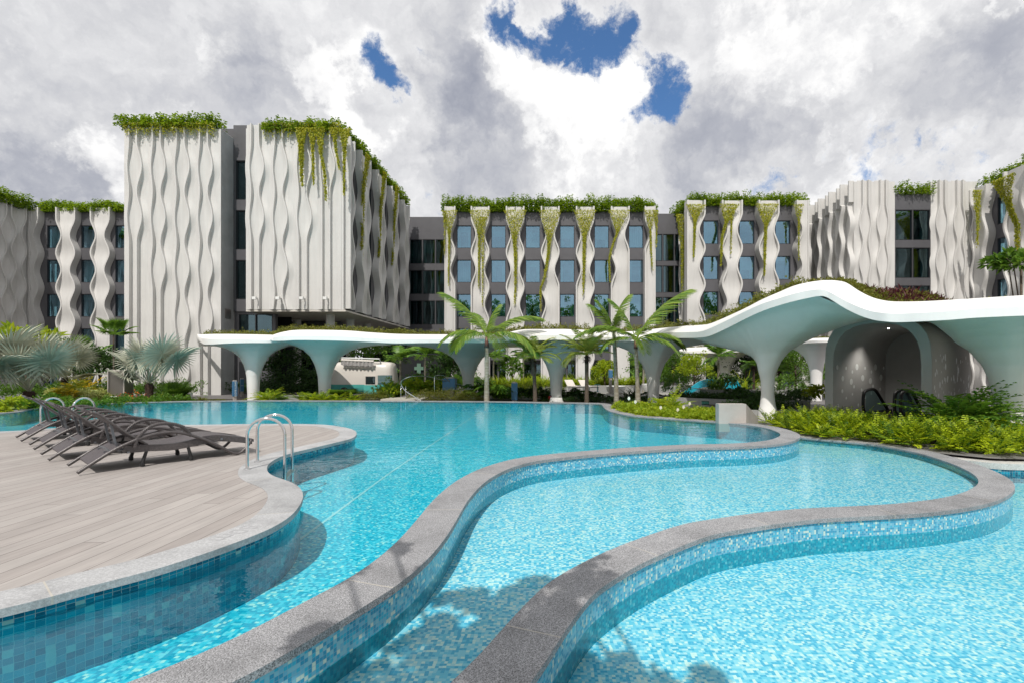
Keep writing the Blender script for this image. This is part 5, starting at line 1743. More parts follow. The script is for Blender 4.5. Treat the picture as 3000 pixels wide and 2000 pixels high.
# three tall royal palms: fronds placed to follow the photograph (azimuth, elevation, scale, mesh); azimuth 0 = right, 180 = left
d1 = 22.9
make_palm('royal_palm', 'tall royal palm with wind-swept fronds, standing left of the two others', near(1426, 0, d1), H + (CY - 992) / F * d1 - G - .4, .13, .09,
          [(rad(172), rad(62), 1.0, FR1[0]), (rad(200), rad(30), .8, FR1[2]), (rad(150), rad(30), .75, FR1[2]), (rad(10), rad(48), .95, FR1[1]), (rad(-20), rad(22), .95, FR1[2]), (rad(-60), rad(18), .7, FR1[2]), (rad(-130), rad(20), .75, FR1[2]), (rad(80), rad(40), .8, FR1[1]), (rad(120), rad(55), .7, FR1[0]), (rad(30), rad(85), .55, FR1[0])], 'leaf_palm', shaft=.5)
d2 = 21.6
make_palm('royal_palm', 'slender royal palm with ragged upright fronds, middle one of the three tall palms', near(1806, 0, d2), H + (CY - 975) / F * d2 - G, .115, .075,
          [(rad(178), rad(22), .62, FR1[1]), (rad(170), rad(80), .55, FR1[0]), (rad(20), rad(84), .62, FR1[0]), (rad(60), rad(70), .45, FR1[0]), (rad(0), rad(14), .5, FR1[2]), (rad(-100), rad(15), .45, FR1[2]), (rad(150), rad(66), .6, FR1[0])], 'leaf_palm', lean=(-.12, 0))
mb = MB(); c = near(1800, 0, d2)
d3 = 21.0
make_palm('royal_palm', 'royal palm with one long frond sweeping to the right, rightmost of the three tall palms', near(1869, 0, d3), H + (CY - 1000) / F * d3 - G - .3, .12, .075,
          [(rad(8), rad(60), 1.1, FR1[0]), (rad(0), rad(32), .75, FR1[2]), (rad(-15), rad(20), .7, FR1[2]), (rad(175), rad(45), .68, FR1[1]), (rad(190), rad(24), .58, FR1[2]), (rad(165), rad(76), .7, FR1[0]), (rad(-80), rad(15), .5, FR1[2]), (rad(60), rad(50), .55, FR1[1])], 'leaf_palm', lean=(-.1, 0), shaft=.35)
# bushy date palms
for (px, d, top, lab, s_) in ((1568, 22.8, 1050, 'bushy date palm with a curved pale trunk, left of the middle white column', 1.0), (1719, 22.7, 1040, 'bushy date palm with a straight trunk, right of the middle white column', 1.12)):
    fr = [(random.random() * .5 + k * .45, rad(random.choice((20, 38, 55, 72))), 1.05 * s_ * random.uniform(.8, 1.08), random.choice(FRD)) for k in range(38)]
    make_palm('date_palm', lab, near(px, 0, d), H + (CY - top) / F * d - G, .1, .085, fr, 'leaf_date', 'bark', skirt=True, lean=(-.12 if px < 1600 else 0, 0))
# darker palms seen through the arches
for (px, d, top, s_, lab) in ((2105, 27, 1045, .95, 'fan-crowned palm with a pinkish ringed trunk growing behind the water slide planter'),
                              (2208, 29, 1070, .8, 'dark slim palm in the shade just left of the flared column foot'),
                              (2283, 30, 1085, .8, 'small dark palm seen through the oval gap right of the flared column')):
    fr = [(random.random() * .4 + k * .52, rad(random.choice((5, 25, 45, 65))), s_ * random.uniform(.7, 1.0), random.choice(FRA)) for k in range(16)]
    make_palm('small_palm', lab, near(px, 0, d), H + (CY - top) / F * d - G, .09, .06, fr, 'leaf_green', 'ring' if px == 2105 else 'darkbark', skirt=px > 2105)
for (px, d, top, s_, lab) in ((1173, 33, 1055, 1.25, 'young palm with a green stem behind the nose of the camper van'), (1245, 32, 1045, 1.15, 'young palm with a striped stem beside the green cross sign'), (1306, 36, 1050, 1.1, 'small palm in the dark clump left of the clipped hedge'),
                              (1446, 36, 1050, 1.1, 'young palm behind the trunk of the leftmost royal palm'), (1533, 37, 1050, 1.0, 'thin young palm in front of the white wall panels between two canopy columns'),
                              (170, 40, 1060, 1.5, 'far young palm behind the silver palms, left of its twin'), (262, 40, 1060, 1.5, 'far young palm behind the silver palms, beside the metal cabinet'), (1885, 33, 1060, 1.0, 'yellowing young palm left of the column beside the water slide')):
    fr = [(random.random() * .4 + k * .62, rad(random.choice((25, 40, 55, 70))), s_ * random.uniform(.7, 1.1), random.choice(FRA)) for k in range(13)]
    make_palm('young_palm', lab, near(px, 0, d), H + (CY - top) / F * d - G, .08, .06, fr, 'leaf_green', 'ring', group=None)

# ---------------- silver fan palms
def fan_leaf(R_=1.0, pet=1.4, n=46, span=330, fold=.3, cut=.55):
    lv = Leaves()
    hub = np.array([pet, 0, 0.0])
    a = np.radians(np.linspace(-span / 2, span / 2, n))
    l = R_ * (1 - .12 * np.abs(np.sin(a * 1.5))) * rng.uniform(.92, 1.05, n)
    K = 5; tt = np.linspace(0, 1, K)
    # costapalmate blade: bends down along the middle, wavy pleats
    p = np.zeros((n, K, 3))
    for k, t in enumerate(tt):
        r = l * t
        p[:, k, 0] = hub[0] + np.cos(a) * r
        p[:, k, 1] = np.sin(a) * r
        p[:, k, 2] = .18 * r * np.cos(a * 1.0) - fold * r * r / R_ + .25 * np.abs(np.sin(a)) * r
    w = np.array([.01, .07, .062, .036, .004])[None] * R_ * np.ones((n, 1)) * (46 / n) * 1.25
    up = np.stack([0 * a, .9 * (-1.0) ** np.arange(n), 1 + 0 * a], 1)[:, None, :]
    lv.strips(p, w, up, .25 + .5 * rng.random(n))
    st = np.stack([np.linspace(0, pet, 6), 0 * np.linspace(0, 1, 6), .0 * np.linspace(0, 1, 6)], 1)[None]
    wd = np.linspace(.09, .05, 6)[None] * R_
    lv.strips(st, wd, np.array([0, 0, 1.0]) + 1e-3, np.array([.8])); lv.strips(st, wd * .6, np.array([0, 1.0, 0]), np.array([.8]))
    return lv
FAN = [as_mesh(fan_leaf(1.0, 1.35, 48, 320, f), 'frond', 'leaf_silver') for f in (.2, .42)]
FANG = [as_mesh(fan_leaf(1.0, 1.2, 36, 300, f), 'frond', 'leaf_green') for f in (.25,)]


def fan_palm(lab, px, d, topy, s_, fr, tr=.2, m=FAN):
    fronds = [(rad(a), rad(e), s_ * k, m[i % len(m)]) for i, (a, e, k) in enumerate(fr)]
    return make_palm('silver_fan_palm', lab, near(px, 0, d), H + (CY - topy) / F * d - G, tr, tr * .75, fronds, 'leaf_silver', 'darkbark', skirt=True)
fan_palm('silver-blue fan palm standing alone right of the metal cabinet, dark fibrous trunk', 437, 23.6, 1122, 1.08,
         [(185, 72, 1.0), (170, 50, .95), (-150, 45, .9), (-110, 62, .85), (-20, 55, 1.2), (5, 42, 1.2), (25, 62, 1.0), (60, 70, .9), (110, 75, .95), (-60, 80, .7), (-175, 20, .8), (140, 62, 1.0)])
fan_palm('largest silver fan palm at the left edge, huge pale leaves fanning over its trunk', 85, 20.8, 1145, 1.35,
         [(175, 55, 1.0), (-170, 40, 1.0), (-10, 48, .95), (-100, 45, .9), (-60, 50, .85), (10, 70, .9), (90, 70, .9), (140, 45, 1.0), (-130, 62, 1.0)], .24)
fan_palm('silver fan palm cut by the left edge of the picture, trunk out of view', -40, 20.3, 1130, 1.4,
         [(-5, 50, 1.0), (-30, 28, 1.0), (-60, 40, .9), (20, 60, 1.0), (60, 60, .9), (-100, 50, 1.0)], .24)
fan_palm('upright silver fan palm between the largest one and the metal cabinet', 190, 25, 1105, 1.1,
         [(175, 80, .9), (0, 74, .95), (-20, 40, 1.0), (-60, 15, .8), (40, 60, .9), (-160, 30, .9), (-110, 50, .8), (100, 60, .9), (5, 5, .8)], .17)
for (px, d, w, lab) in ((508, 24.8, .75, 'low green fan palm right of the lone silver palm'), (238, 34, 1.0, 'green fan palm with stiff leaves behind the silver palms'), (1137, 25.2, .62, 'spiky lady palm hiding the front of the camper van')):
    fronds = [(k * .9, rad(random.choice((18, 35, 55, 75))), w * random.uniform(.6, .85), FANG[0]) for k in range(12 if px != 238 else 14)]
    make_palm('green_fan_palm', lab, near(px, 0, d), .15 if px != 238 else 2.6, .07, .06, fronds, 'leaf_green', 'bark')
make_palm('broadleaf_tree', 'tree with drooping paddle-shaped leaves in front of the tall white tower', near(333, 0, 27), 3.7, .05, .03, [(k * .7, rad(random.choice((5, 25, 50))), .55, FANG[0]) for k in range(11)], 'leaf_green', 'bark', cat='tree')

# ---------------- trees and shrubs
def tree(name, lab, loc, hgt, r, n, L, m, tr=.08, cz=None, limbs=5, cat='tree'):
    root = empty(name, loc, 0, lab, cat)
    cz = cz or hgt * .68
    mb = MB(); mb.tube([(0, 0, 0), (.04, .02, hgt * .3), (0, 0, cz)], tr, 10, tr * .5)
    for k in range(limbs):
        a = k * 2.4; mb.tube([(0, 0, hgt * (.3 + .07 * k)), (r[0] * .4 * math.cos(a), r[1] * .4 * math.sin(a), cz), (r[0] * .75 * math.cos(a), r[1] * .75 * math.sin(a), cz + r[2] * .45)], tr * .45, 6, tr * .12)
    mb.build('trunk', M['bark'], root, smooth=True)
    lv = Leaves(); clump_leaves(lv, (0, 0, cz), r, n, L, L * .42, nc=max(20, n // 26), shell=.35)
    lv.build('crown', M[m], root); return root
tree('broadleaf_tree', 'dense dark broadleaf tree between the silver palms and the metal cabinet', near(290, 0, 28.5), 3.6, (1.25, 1.0, 1.35), 2600, .2, 'leaf_dark', cz=2.0)
tree('broadleaf_tree', 'tall shrubby tree behind the upright silver fan palm', near(215, 0, 29), 3.3, (1.1, 1.0, 1.2), 1800, .2, 'leaf_green', cz=1.8)
tree('banana_tree', 'green-yellow big-leaved tree rising behind the leftmost silver palms', near(75, 0, 27), 4.2, (1.6, 1, .8), 240, .7, 'leaf_bright', cz=3.4)
tree('garden_tree', 'yellow-green creeper-covered tree behind the water slide', near(2033, 0, 33), 3.4, (1.15, .9, 1.5), 2600, .16, 'leaf_bright', cz=1.7)
tree('garden_tree', 'dark leafy tree left of the creeper-covered tree behind the column', near(1972, 0, 35), 3.4, (1.2, .9, 1.5), 2200, .18, 'leaf_green', cz=1.9)
tree('garden_tree', 'large dark tree filling the gap between the flared column and the shelter', near(2330, 0, 34), 4.0, (2.6, 1.5, 2.2), 5200, .18, 'leaf_green', cz=2.2)
tree('garden_tree', 'dark tree seen between the back column and the flared column', near(2185, 0, 37), 4.2, (2.4, 1.5, 2.0), 4200, .2, 'leaf_dark', cz=2.2)
tree('garden_tree', 'big-leaved tree reaching into the right edge above the canopy', near(2992, 0, 22), 7.2, (1.1, 1.0, .6), 500, .34, 'leaf_green', cz=6.55)
tree('garden_tree', 'dark tree clump right of the green cross sign', near(1330, 0, 35), 3.2, (1.5, 1, 1.5), 2200, .25, 'leaf_dark', cz=1.7)
tree('garden_tree', 'shady shrub tree behind the date palms in front of the white panels', near(1500, 0, 36), 3.0, (.8, .8, 1.3), 900, .25, 'leaf_green', cz=1.7)
tree('garden_tree', 'small tree with yellow leaves between the right date palm and the royal palms', near(1770, 0, 34), 2.9, (.8, .8, 1.1), 900, .24, 'leaf_bright', cz=1.5)

# creeper-clad screens under the raised tower
for (px, d, w, h, lab) in ((800, 30, 1.0, 3.2, 'dark creeper hanging on wires left part, between the two left canopy columns'), (858, 30.5, .6, 3.6, 'tall column of dark creeper in the middle between the two left canopy columns'), (905, 31, .9, 3.1, 'dark creeper mass right beside the second canopy column'), (1065, 36, 1.6, 4.2, 'creeper covering the round columns above the camper van'), (765, 27.5, .28, 2.2, 'thin creeper right beside the first canopy column'), (1120, 38, .9, 4.3, 'creeper-clad screen right above the camper van'), (975, 31, .5, 3.0, 'creeper between the second column and the van'), (1860, 38, .5, 4.2, 'hanging creeper left of the column by the water slide')):
    lv = Leaves(); n = int(1500 * w * h / 3)
    nc = n // 18; cc = np.stack([rng.normal(0, w * .5, nc), rng.normal(0, .22, nc), h * rng.random(nc) ** 1.2], 1)
    k = rng.integers(0, nc, n); b = cc[k] + rng.normal(size=(n, 3)) * .12
    lv.leaves(b, np.stack([rng.normal(size=n), -.6 + rng.normal(size=n) * .5, -.5 + rng.normal(size=n) * .5], 1), np.tile([0, -1., .3], (n, 1)), .17, .09)
    tagplant(lv, 'creeper', 'leaf_dark' if px < 1000 else 'leaf_green', near(px, 0, d), lab, 'climbing plant', 'creepers in the undercroft', False)

SH = [  # px, distance, radius, height, kind, material, label
    (20, 17.6, .55, .7, 'broad', 'leaf_bright', 'bright broad-leaved shrub at the far left pool edge'),
    (95, 18.8, .5, .62, 'broad', 'leaf_green', 'rounded green shrub under the largest silver palm'),
    (140, 19.6, .55, .66, 'broad', 'leaf_green', 'second rounded green shrub under the largest silver palm, right of the first'),
    (195, 22.5, .6, .8, 'broad', 'leaf_yellow', 'yellow-leaved croton left of the far grab rails'),
    (222, 24.6, .5, 1.15, 'fern', 'leaf_yellow', 'tall yellow-tipped plant behind the grab rails'),
    (180, 24.5, .55, .85, 'bush', 'leaf_cream', 'silvery variegated bush below the upright silver palm'),
    (265, 23.4, .6, .85, 'bush', 'leaf_cream', 'cream variegated bush left of the metal cabinet'),
    (298, 23.2, .5, .7, 'bush', 'leaf_cream', 'smaller cream bush touching the metal cabinet'),
    (245, 21.9, .6, .35, 'mound', 'leaf_olive', 'low feathery ground shrub behind the far grab rails'),
    (372, 23.4, .5, .5, 'strap', 'leaf_bright', 'strappy plant with orange flowers right of the metal cabinet'),
    (405, 23.4, .5, .5, 'strap', 'leaf_bright', 'strappy plant with orange flowers left of the lone silver palm trunk'),
    (470, 23.7, .5, .62, 'strap', 'leaf_bright', 'strappy plant right of the lone silver palm trunk'),
    (535, 24.0, .55, .6, 'strap', 'leaf_green', 'green strappy clump left of the white bollard light'),
    (590, 24.2, .5, .42, 'strap', 'leaf_olive', 'low olive clump right of the white bollard light'),
    (630, 24.3, .5, .2, 'mound', 'leaf_olive', 'flat groundcover in front of the grey tower wall'),
    (787, 23.9, .75, .72, 'fern', 'leaf_bright', 'bright feathery palm shrub between the first two canopy columns'),
    (818, 24.1, .5, .5, 'fern', 'leaf_green', 'smaller feathery shrub right of the bright one'),
    (885, 24.0, .45, .5, 'fern', 'leaf_fern', 'yellow-green fern left of the second canopy column'),
    (915, 24.0, .45, .58, 'fern', 'leaf_fern', 'yellow-green fern in front of the second canopy column'),
    (950, 23.9, .45, .55, 'fern', 'leaf_fern', 'yellow-green fern right at the second column foot'),
    (985, 23.9, .45, .5, 'fern', 'leaf_fern', 'yellow-green fern below the ruffled palm'),
    (1030, 23.9, .45, .48, 'fern', 'leaf_fern', 'yellow-green fern in front of the camper van'),
    (1004, 25.0, .75, .9, 'ruffled', 'leaf_green', 'dark ruffled round-leaved palm in front of the camper van'),
    (1092, 24.4, .8, .72, 'mound', 'leaf_olive', 'olive mounded shrub right of the camper van'),
    (1150, 25.6, .8, 1.1, 'bush', 'leaf_bright', 'bright bush under the lady palm'),
    (1200, 26.4, .8, 1.05, 'broad', 'leaf_bright', 'yellow-green bush left of the curved handrail'),
    (1245, 27.0, .8, 1.0, 'broad', 'leaf_bright', 'yellow-green bush behind the curved handrail'),
    (1285, 27.2, .7, .85, 'broad', 'leaf_bright', 'yellow-green bush left of the wide blue box'),
    (1255, 24.8, 1.1, .75, 'mound', 'leaf_olive', 'wide olive mound inside the curved handrail'),
    (1320, 24.9, 1.1, .8, 'mound', 'leaf_olive', 'wide olive mound below the wide blue box'),
    (1375, 24.7, .8, .6, 'mound', 'leaf_olive', 'wide olive mound left of the leftmost royal palm'),
    (1390, 26.2, .9, 1.2, 'monstera', 'leaf_green', 'cut-leaf monstera left of the leftmost royal palm trunk'),
    (1452, 25.2, 1.0, 1.35, 'monstera', 'leaf_green', 'large cut-leaf monstera right of the leftmost royal palm trunk'),
    (1480, 26.5, .8, 1.1, 'monstera', 'leaf_green', 'cut-leaf monstera behind the streaky blue post'),
    (1455, 28.5, .8, 1.5, 'strap', 'leaf_bright', 'tall strap-leaved plant behind the monsteras'),
    (1530, 29.5, .9, 1.3, 'grass', 'leaf_bright', 'bright tufted grass left of the curved date palm trunk'),
    (1560, 29.8, .9, 1.3, 'grass', 'leaf_bright', 'bright tufted grass behind the curved date palm trunk'),
    (1530, 25.8, .7, .7, 'bush', 'leaf_dark', 'dark clipped shrub right of the streaky blue post'),
    (1575, 26.0, .7, .75, 'bush', 'leaf_dark', 'dark clipped shrub behind the curved date palm trunk'),
    (1600, 26.6, .6, 1.0, 'strap', 'leaf_green', 'dark strap-leaved plant left of the middle white column'),
    (1668, 26.4, .7, .95, 'monstera', 'leaf_dark', 'dark big-leaved plant right of the middle white column'),
    (1700, 26.0, .7, .9, 'monstera', 'leaf_dark', 'dark big-leaved plant left of the straight date palm trunk'),
    (1745, 26.0, .6, .5, 'bush', 'leaf_dark', 'low dark shrub right of the straight date palm trunk'),
    (1850, 26.5, .9, .95, 'strap', 'leaf_dark', 'dark shaded plant between the two right royal palm trunks'),
    (1905, 25.0, .6, .75, 'monstera', 'leaf_dark', 'dark cut-leaf plant right of the rightmost royal palm'),
    (1955, 17.6, .65, .85, 'fern', 'leaf_bright', 'tall philodendron among the peace lilies at the pool rim'),
    (1982, 27.5, .7, 1.6, 'bush', 'leaf_green', 'tall shrub with a pointed shoot left of the water slide'),
    (2100, 25.3, 1.0, 1.0, 'strap', 'leaf_green', 'spiky dark plant in the raised planter before the water slide'),
    (2130, 25.4, .9, .8, 'broad', 'leaf_dark', 'dark leafy plant in the raised planter beside the spiky one'),
    (2165, 22.5, .8, .9, 'bush', 'leaf_dark', 'dark shaded shrub right of the raised planter'),
    (2200, 23.5, .9, .75, 'bush', 'leaf_dark', 'dark shaded shrub left of the flared column'),
    (2185, 32, 1.2, 1.9, 'strap', 'leaf_bright', 'bright ginger clump behind the dark slim palm'),
    (2150, 33, 1.1, 1.7, 'strap', 'leaf_bright', 'bright ginger clump right of the back column'),
    (2300, 24, 1.1, 1.5, 'bush', 'leaf_green', 'pale rounded bush seen through the oval gap'),
    (2340, 23.5, .8, .7, 'broad', 'leaf_dark', 'dark low plant in the oval gap planter'),
    (2400, 19.5, .4, .75, 'broad', 'leaf_bright', 'small bright plant beside the left foot of the arched shelter'),
    (2790, 12.6, .95, 1.15, 'fern', 'leaf_green', 'big feathery philodendron in the fern bed, left part'),
    (2835, 12.3, .9, 1.1, 'fern', 'leaf_green', 'big feathery philodendron in the fern bed, right part in front of the shelter wall'),
    (1630, 29.5, .6, 1.0, 'strap', 'leaf_bright', 'tufted strap plant behind the middle white column'),
]
for (px, d, r, h, kd, m, lab) in SH:
    z = {True: .06}.get(19.4 < d < 19.6, G + .04)
    q_ = 2.2 if px in (2790, 2835) else (1.5 if kd in ('strap', 'fern') else 1.0)
    if px in (2100, 2130): z = .28
    plant('shrub' if kd not in ('grass',) else 'ornamental_grass', lab, 'plant', kd, near(px, 0, d, z), (r, h), m, q=q_)
# orange blossoms
for (px, py, d, lab) in ((434 - 80, 1160, 23.2, 'orange flower cluster right of the metal cabinet'), (300 + 6, 1177, 22.8, 'orange flower cluster at the foot of the metal cabinet'), (396, 1156, 23.2, 'orange flower cluster left of the lone silver palm')):
    lv = Leaves(); n = 26; lv.leaves(rng.normal(size=(n, 3)) * [.28, .1, .08], sph(n), sph(n), .09, .05)
    tagplant(lv, 'flower_cluster', 'orange', tuple(D(px, py, d)), lab, 'flowers', None, False)

# ---------------- mass planting
def band(name, lab, pts, step, kd, size, m, z=G + .04, jit=.3, rows=1, rowgap=.5, cat='hedge', kindstuff=True, q=.4, zf=None, extra=None):
    a = resample(catmull(pts), step); lv = Leaves()
    for r_ in range(rows):
        o = offset(a, r_ * rowgap)
        for p in o:
            x, y = p[0] + random.uniform(-jit, jit), p[1] + random.uniform(-jit, jit)
            zz = zf(x, y) if zf else z
            s_ = random.uniform(.75, 1.2); Hh = size[1] * s_
            if kd == 'fern': fern(lv, (x, y, zz), int(10 * q / .4), Hh * 1.3, .1, .036, 12, (58, 92) if r_ else (25, 85), .75)
            elif kd == 'strap': blades(lv, (x, y, zz), .12, int(26 * q / .4), Hh * 1.15, .04, (45, 88), 1.2, 4)
            elif kd == 'rosette':
                n = int(70 * q / .4); hh = Hh * random.uniform(.6, 1.25)
                h_ = rng.random(n) * hh; az = rng.random(n) * 6.28; rr = size[0] * rng.random(n) ** .5
                lv.leaves(np.stack([x + rr * np.cos(az) * .8, y + rr * np.sin(az) * .8, zz + h_], 1), np.stack([np.cos(az), np.sin(az), rng.uniform(-.2, .9, n)], 1), np.stack([0 * az, 0 * az, 1 + 0 * az], 1) + .4 * rng.normal(size=(n, 3)), .2, .1, np.clip(rng.random() * .4 + .6 * rng.random(n), 0, 1), droop=.25)
            elif kd == 'leafy': clump_leaves(lv, (x, y, zz + Hh * .4), (size[0], size[0], Hh * .6), int(90 * q / .4), .12, .05, nc=12)
            elif kd == 'low': clump_leaves(lv, (x, y, zz + Hh * .3), (size[0], size[0], Hh * .7), int(70 * q / .4), .085, .035, nc=12, droop=.2)
    o = lv.build(name, M[m]); tag(o, lab, cat, None, 'stuff' if kindstuff else None); return o

# fern bed along the right rim
fo = [tuple(p) for p in offset(rim2, RW + .22)][:k0]
fa = [P(2250, 1241, G), P(2300, 1247, G)] + [fo[i] for i in range(6, len(fo), 8)]
fa = [P(2255, 1243, G)] + [tuple(p) for p in offset(rim2, RW + .1)][4:k0:9] + [tuple(q) for q in offset(curb, .75)][2::4]
fb = band('fern_bed', 'wide bed of bright yellow-green ferns along the right rim of the pools', fa, .2, 'fern', (.3, .42), 'leaf_fern', z=R2 - .02, jit=.14, rows=7, rowgap=.34, cat='ferns', q=.44)
mb = MB(); o1 = [tuple(q) for q in offset(resample(catmull(fa), .3), -.12)]; o2 = [tuple(q) for q in offset(resample(catmull(fa), .3), 2.2)]
mb.poly(o1 + o2[::-1], R2 - .012); tag(mb.build('fern_bed_soil', M['soil']), kind='structure')
# peace lilies along the rim
la = [tuple(q) for q in offset(px_path([(1770, 1190), (1790, 1202), (1852, 1216), (1929, 1222), (2005, 1228), (2090, 1233)], R1), RW + .12)]
band('lily_bed', 'bed of broad bright lily leaves with a few cream flowers on the pool rim', la, .2, 'leafy', (.2, .34), 'leaf_bright', z=G + .12, jit=.12, rows=5, rowgap=.42, cat='plants', q=.5)
mb = MB(); o1 = la; o2 = [tuple(q) for q in offset(np.array(la), 2.4)]; mb.poly(o1 + o2[::-1], G + .1); tag(mb.build('lily_bed_soil', M['soil']), kind='structure')
for i, (px, py) in enumerate(((1842, 1172), (1861, 1182), (2002, 1197), (2020, 1187), (1935, 1199), (1985, 1205))):
    lv = Leaves(); lv.leaves(np.zeros((2, 3)), np.array([[.2, 0, 1.], [-.1, 0, 1.]]), np.array([[0, -1., 0], [0, -1., .2]]), .14, .08)
    tagplant(lv, 'lily_flower', 'lilywhite', tuple(D(px, py, 15.6)), 'cream lily flower standing above the bright leaves on the pool rim', 'flower', 'lily flowers', False)
# clipped hedge behind the blue box and background greenery
band('hedge', 'clipped bright green hedge behind the wide blue box and third canopy column', [(-9.6, 33), (-7, 33), (-4.2, 33)], .33, 'leafy', (.45, 1.45), 'leaf_green', rows=3, jit=.15, q=1.1)
band('hedge', 'row of strappy green plants in front of the white building panels', [(-3.8, 34.5), (2, 34.5), (7.5, 34.8)], .3, 'strap', (.4, .95), 'leaf_bright', rows=3, jit=.25, q=.8, z=.1)
band('shrub_row', 'dense dark shrubs along the foot of the building behind the left column', [(-21, 32.2), (-15, 31), (-11.4, 31.5)], .4, 'leafy', (.4, .8), 'leaf_dark', rows=3, jit=.25, q=.8)
band('shrub_row', 'background shrubs behind the silver palms on the far left', [(-32, 26), (-24, 27.5), (-21.5, 29)], .4, 'leafy', (.5, 1.1), 'leaf_green', rows=3, jit=.3, q=.8)
band('shrub_row', 'mixed low shrubs at the left rim of the pool', [(-28, 15.4), (-21.5, 17.6), (-19.4, 19.6), (-19.3, 21.5), (-17.5, 23.2)], .4, 'leafy', (.35, .5), 'leaf_green', rows=3, jit=.15, q=.7)
band('groundcover', 'dark trailing plants on top of the grey planter with the exit sign', [(5.9, 22.9), (7.4, 21.4), (9.4, 20.3), (11.0, 20.1)], .22, 'low', (.25, .3), 'leaf_dark', z=.06, rows=3, jit=.12, q=.6, cat='groundcover')
band('groundcover', 'dark trailing plants in the front grey planter', [(6.9, 18.4), (7.1, 17.6), (7.8, 17.3), (8.6, 17.4), (9.3, 17.7)], .22, 'low', (.25, .4), 'leaf_dark', z=-.08, rows=4, jit=.12, q=.6, cat='groundcover')
band('groundcover', 'dark low plants between the date palms along the far pool rim', [(.2, 24.6), (3, 24.5), (5.5, 24)], .3, 'low', (.3, .3), 'leaf_dark', rows=3, jit=.15, q=.5, cat='groundcover')
band('shrub_row', 'far greenery closing the garden behind the shelter and slide', [(8, 38.5), (14, 38), (20, 37), (30, 36)], .45, 'leafy', (.6, 2.4), 'leaf_green', rows=3, jit=.4, q=1.1)
band('garden_bed', 'leafy green plants at the foot of the recessed glass wall', [(-14.5, 36.5), (-10, 36.6)], .35, 'leafy', (.5, 1.0), 'leaf_dark', rows=2, jit=.25, q=.8)

# green roofs of the canopies
def roof_green(cn, x0, x1, lab, hgt=.22, d0=.15, d1=1.0, n=None, rows_=5, m='leaf_olive'):
    lv = Leaves(); top = cn.top; a = cn.a
    idx = [i for i in range(len(a)) if x0 <= a[i, 0] <= x1]
    for i in idx:
        r = np.array(top[i][8:])
        for k in range(rows_):
            t = d0 + (d1 - d0) * random.random()
            f = t * (len(r) - 1); j = min(int(f), len(r) - 2); p = r[j] * (1 - f + j) + r[j + 1] * (f - j)
            s_ = hgt * random.uniform(.6, 1.5)
            clump_leaves(lv, (p[0], p[1], p[2] + s_ * .3), (.28, .28, s_), 46, .1, .04, nc=8)
    o = lv.build('roof_planting', M[m]); tag(o, lab, 'groundcover', None, 'stuff'); return o
roof_green(cA, 600, 890, 'low green planting on top of the leftmost canopy', .28, d0=0, d1=.5, rows_=7)
roof_green(cB, 815, 1520, 'low green planting on top of the long canopy with the two columns', .3, d0=0, d1=.5, rows_=7)
roof_green(cC, 1470, 2350, 'low yellow-green planting on the left slope of the large canopy', .34, d0=0, d1=.4, rows_=6)
roof_green(cC, 2300, 3150, 'green planting spilling over the humped roof of the large canopy', .17, d1=.85, rows_=26)
roof_green(cD, 2000, 2460, 'trailing green planting on the small canopy behind', .2, d1=.5)
lv = Leaves()
for k in range(95):
    u = random.random(); px = 2530 + 250 * u; d = random.uniform(15.2, 18.0)
    x = (px - CX) / F * d
    i = int(np.argmin(np.abs(cC.a[:, 0] - px))); r = np.array(cC.top[i][8:]); z = np.interp(d, r[:, 1], r[:, 2])
    blades(lv, (x, d, z + .08), .06, 16, .4, .05, (25, 85), .7, 4)
tag(lv.build('bromeliad_bed', M['leaf_purple']), 'patch of dark red-purple spiky plants on the humped green roof', 'plants', None, 'stuff')

# ---------------- roof hedges and hanging vines
band('roof_hedge', 'leafy green hedge along the roof of the middle hotel block', [(-10, 46.8), (0, 46.7), (10.5, 46.8)], .33, 'rosette', (.38, 1.3), 'leaf_hedge', z=16.65, rows=3, rowgap=.35, jit=.15, q=.85)
band('roof_hedge', 'leafy green hedge along the roof of the lower left hotel wing', [(-50.2, 46.8), (-40, 46.7), (-35, 46.8)], .4, 'rosette', (.4, .95), 'leaf_hedge', z=16.65, rows=3, rowgap=.35, jit=.15, q=.85)
band('roof_hedge', 'hedge on top of the shaded wing at the left edge', [(-50.8, 46.5), (-50.8, 40), (-50.8, 31)], .4, 'rosette', (.4, 1.1), 'leaf_hedge', z=16.65, rows=3, rowgap=.35, jit=.15, q=.85)
band('roof_hedge', 'tufted shrubs on the roof of the tall left tower', [(-28.3, 31.9), (-25, 31.8), (-22.0, 31.9)], .3, 'rosette', (.28, .75), 'leaf_hedge', z=17.45, rows=2, rowgap=.3, jit=.15, q=.5)
band('roof_hedge', 'tufted shrubs on the roof of the overhanging tower and its long side', [(-18.6, 31.8), (-16, 31.8), (-14.0, 32.1), (-13.6, 36), (-13.6, 40), (-13.6, 46.5)], .3, 'rosette', (.28, .7), 'leaf_hedge', z=17.2, rows=2, rowgap=.3, jit=.15, q=.5)
band('roof_hedge', 'leafy green hedge on the roof of the block right of the middle one', [(13.3, 50), (13.5, 47), (14.2, 45.3), (18, 45.2), (24.6, 45.3)], .36, 'rosette', (.4, 1.05), 'leaf_hedge', z=16.7, rows=3, rowgap=.35, jit=.15, q=.85)
band('roof_hedge', 'short shrubs above the double windows of the right corner block', [(XB + .3, 40.9), (XC - .2, 40.9)], .35, 'rosette', (.35, .95), 'leaf_hedge', z=16.2, rows=2, rowgap=.4, jit=.12, q=.6)
band('roof_hedge', 'hedge on the roof of the wing at the right edge', [(37.1, 40.5), (36.9, 35), (36.9, 28)], .33, 'rosette', (.35, 1.1), 'leaf_hedge', z=16.3, rows=3, rowgap=.35, jit=.15, q=.6)
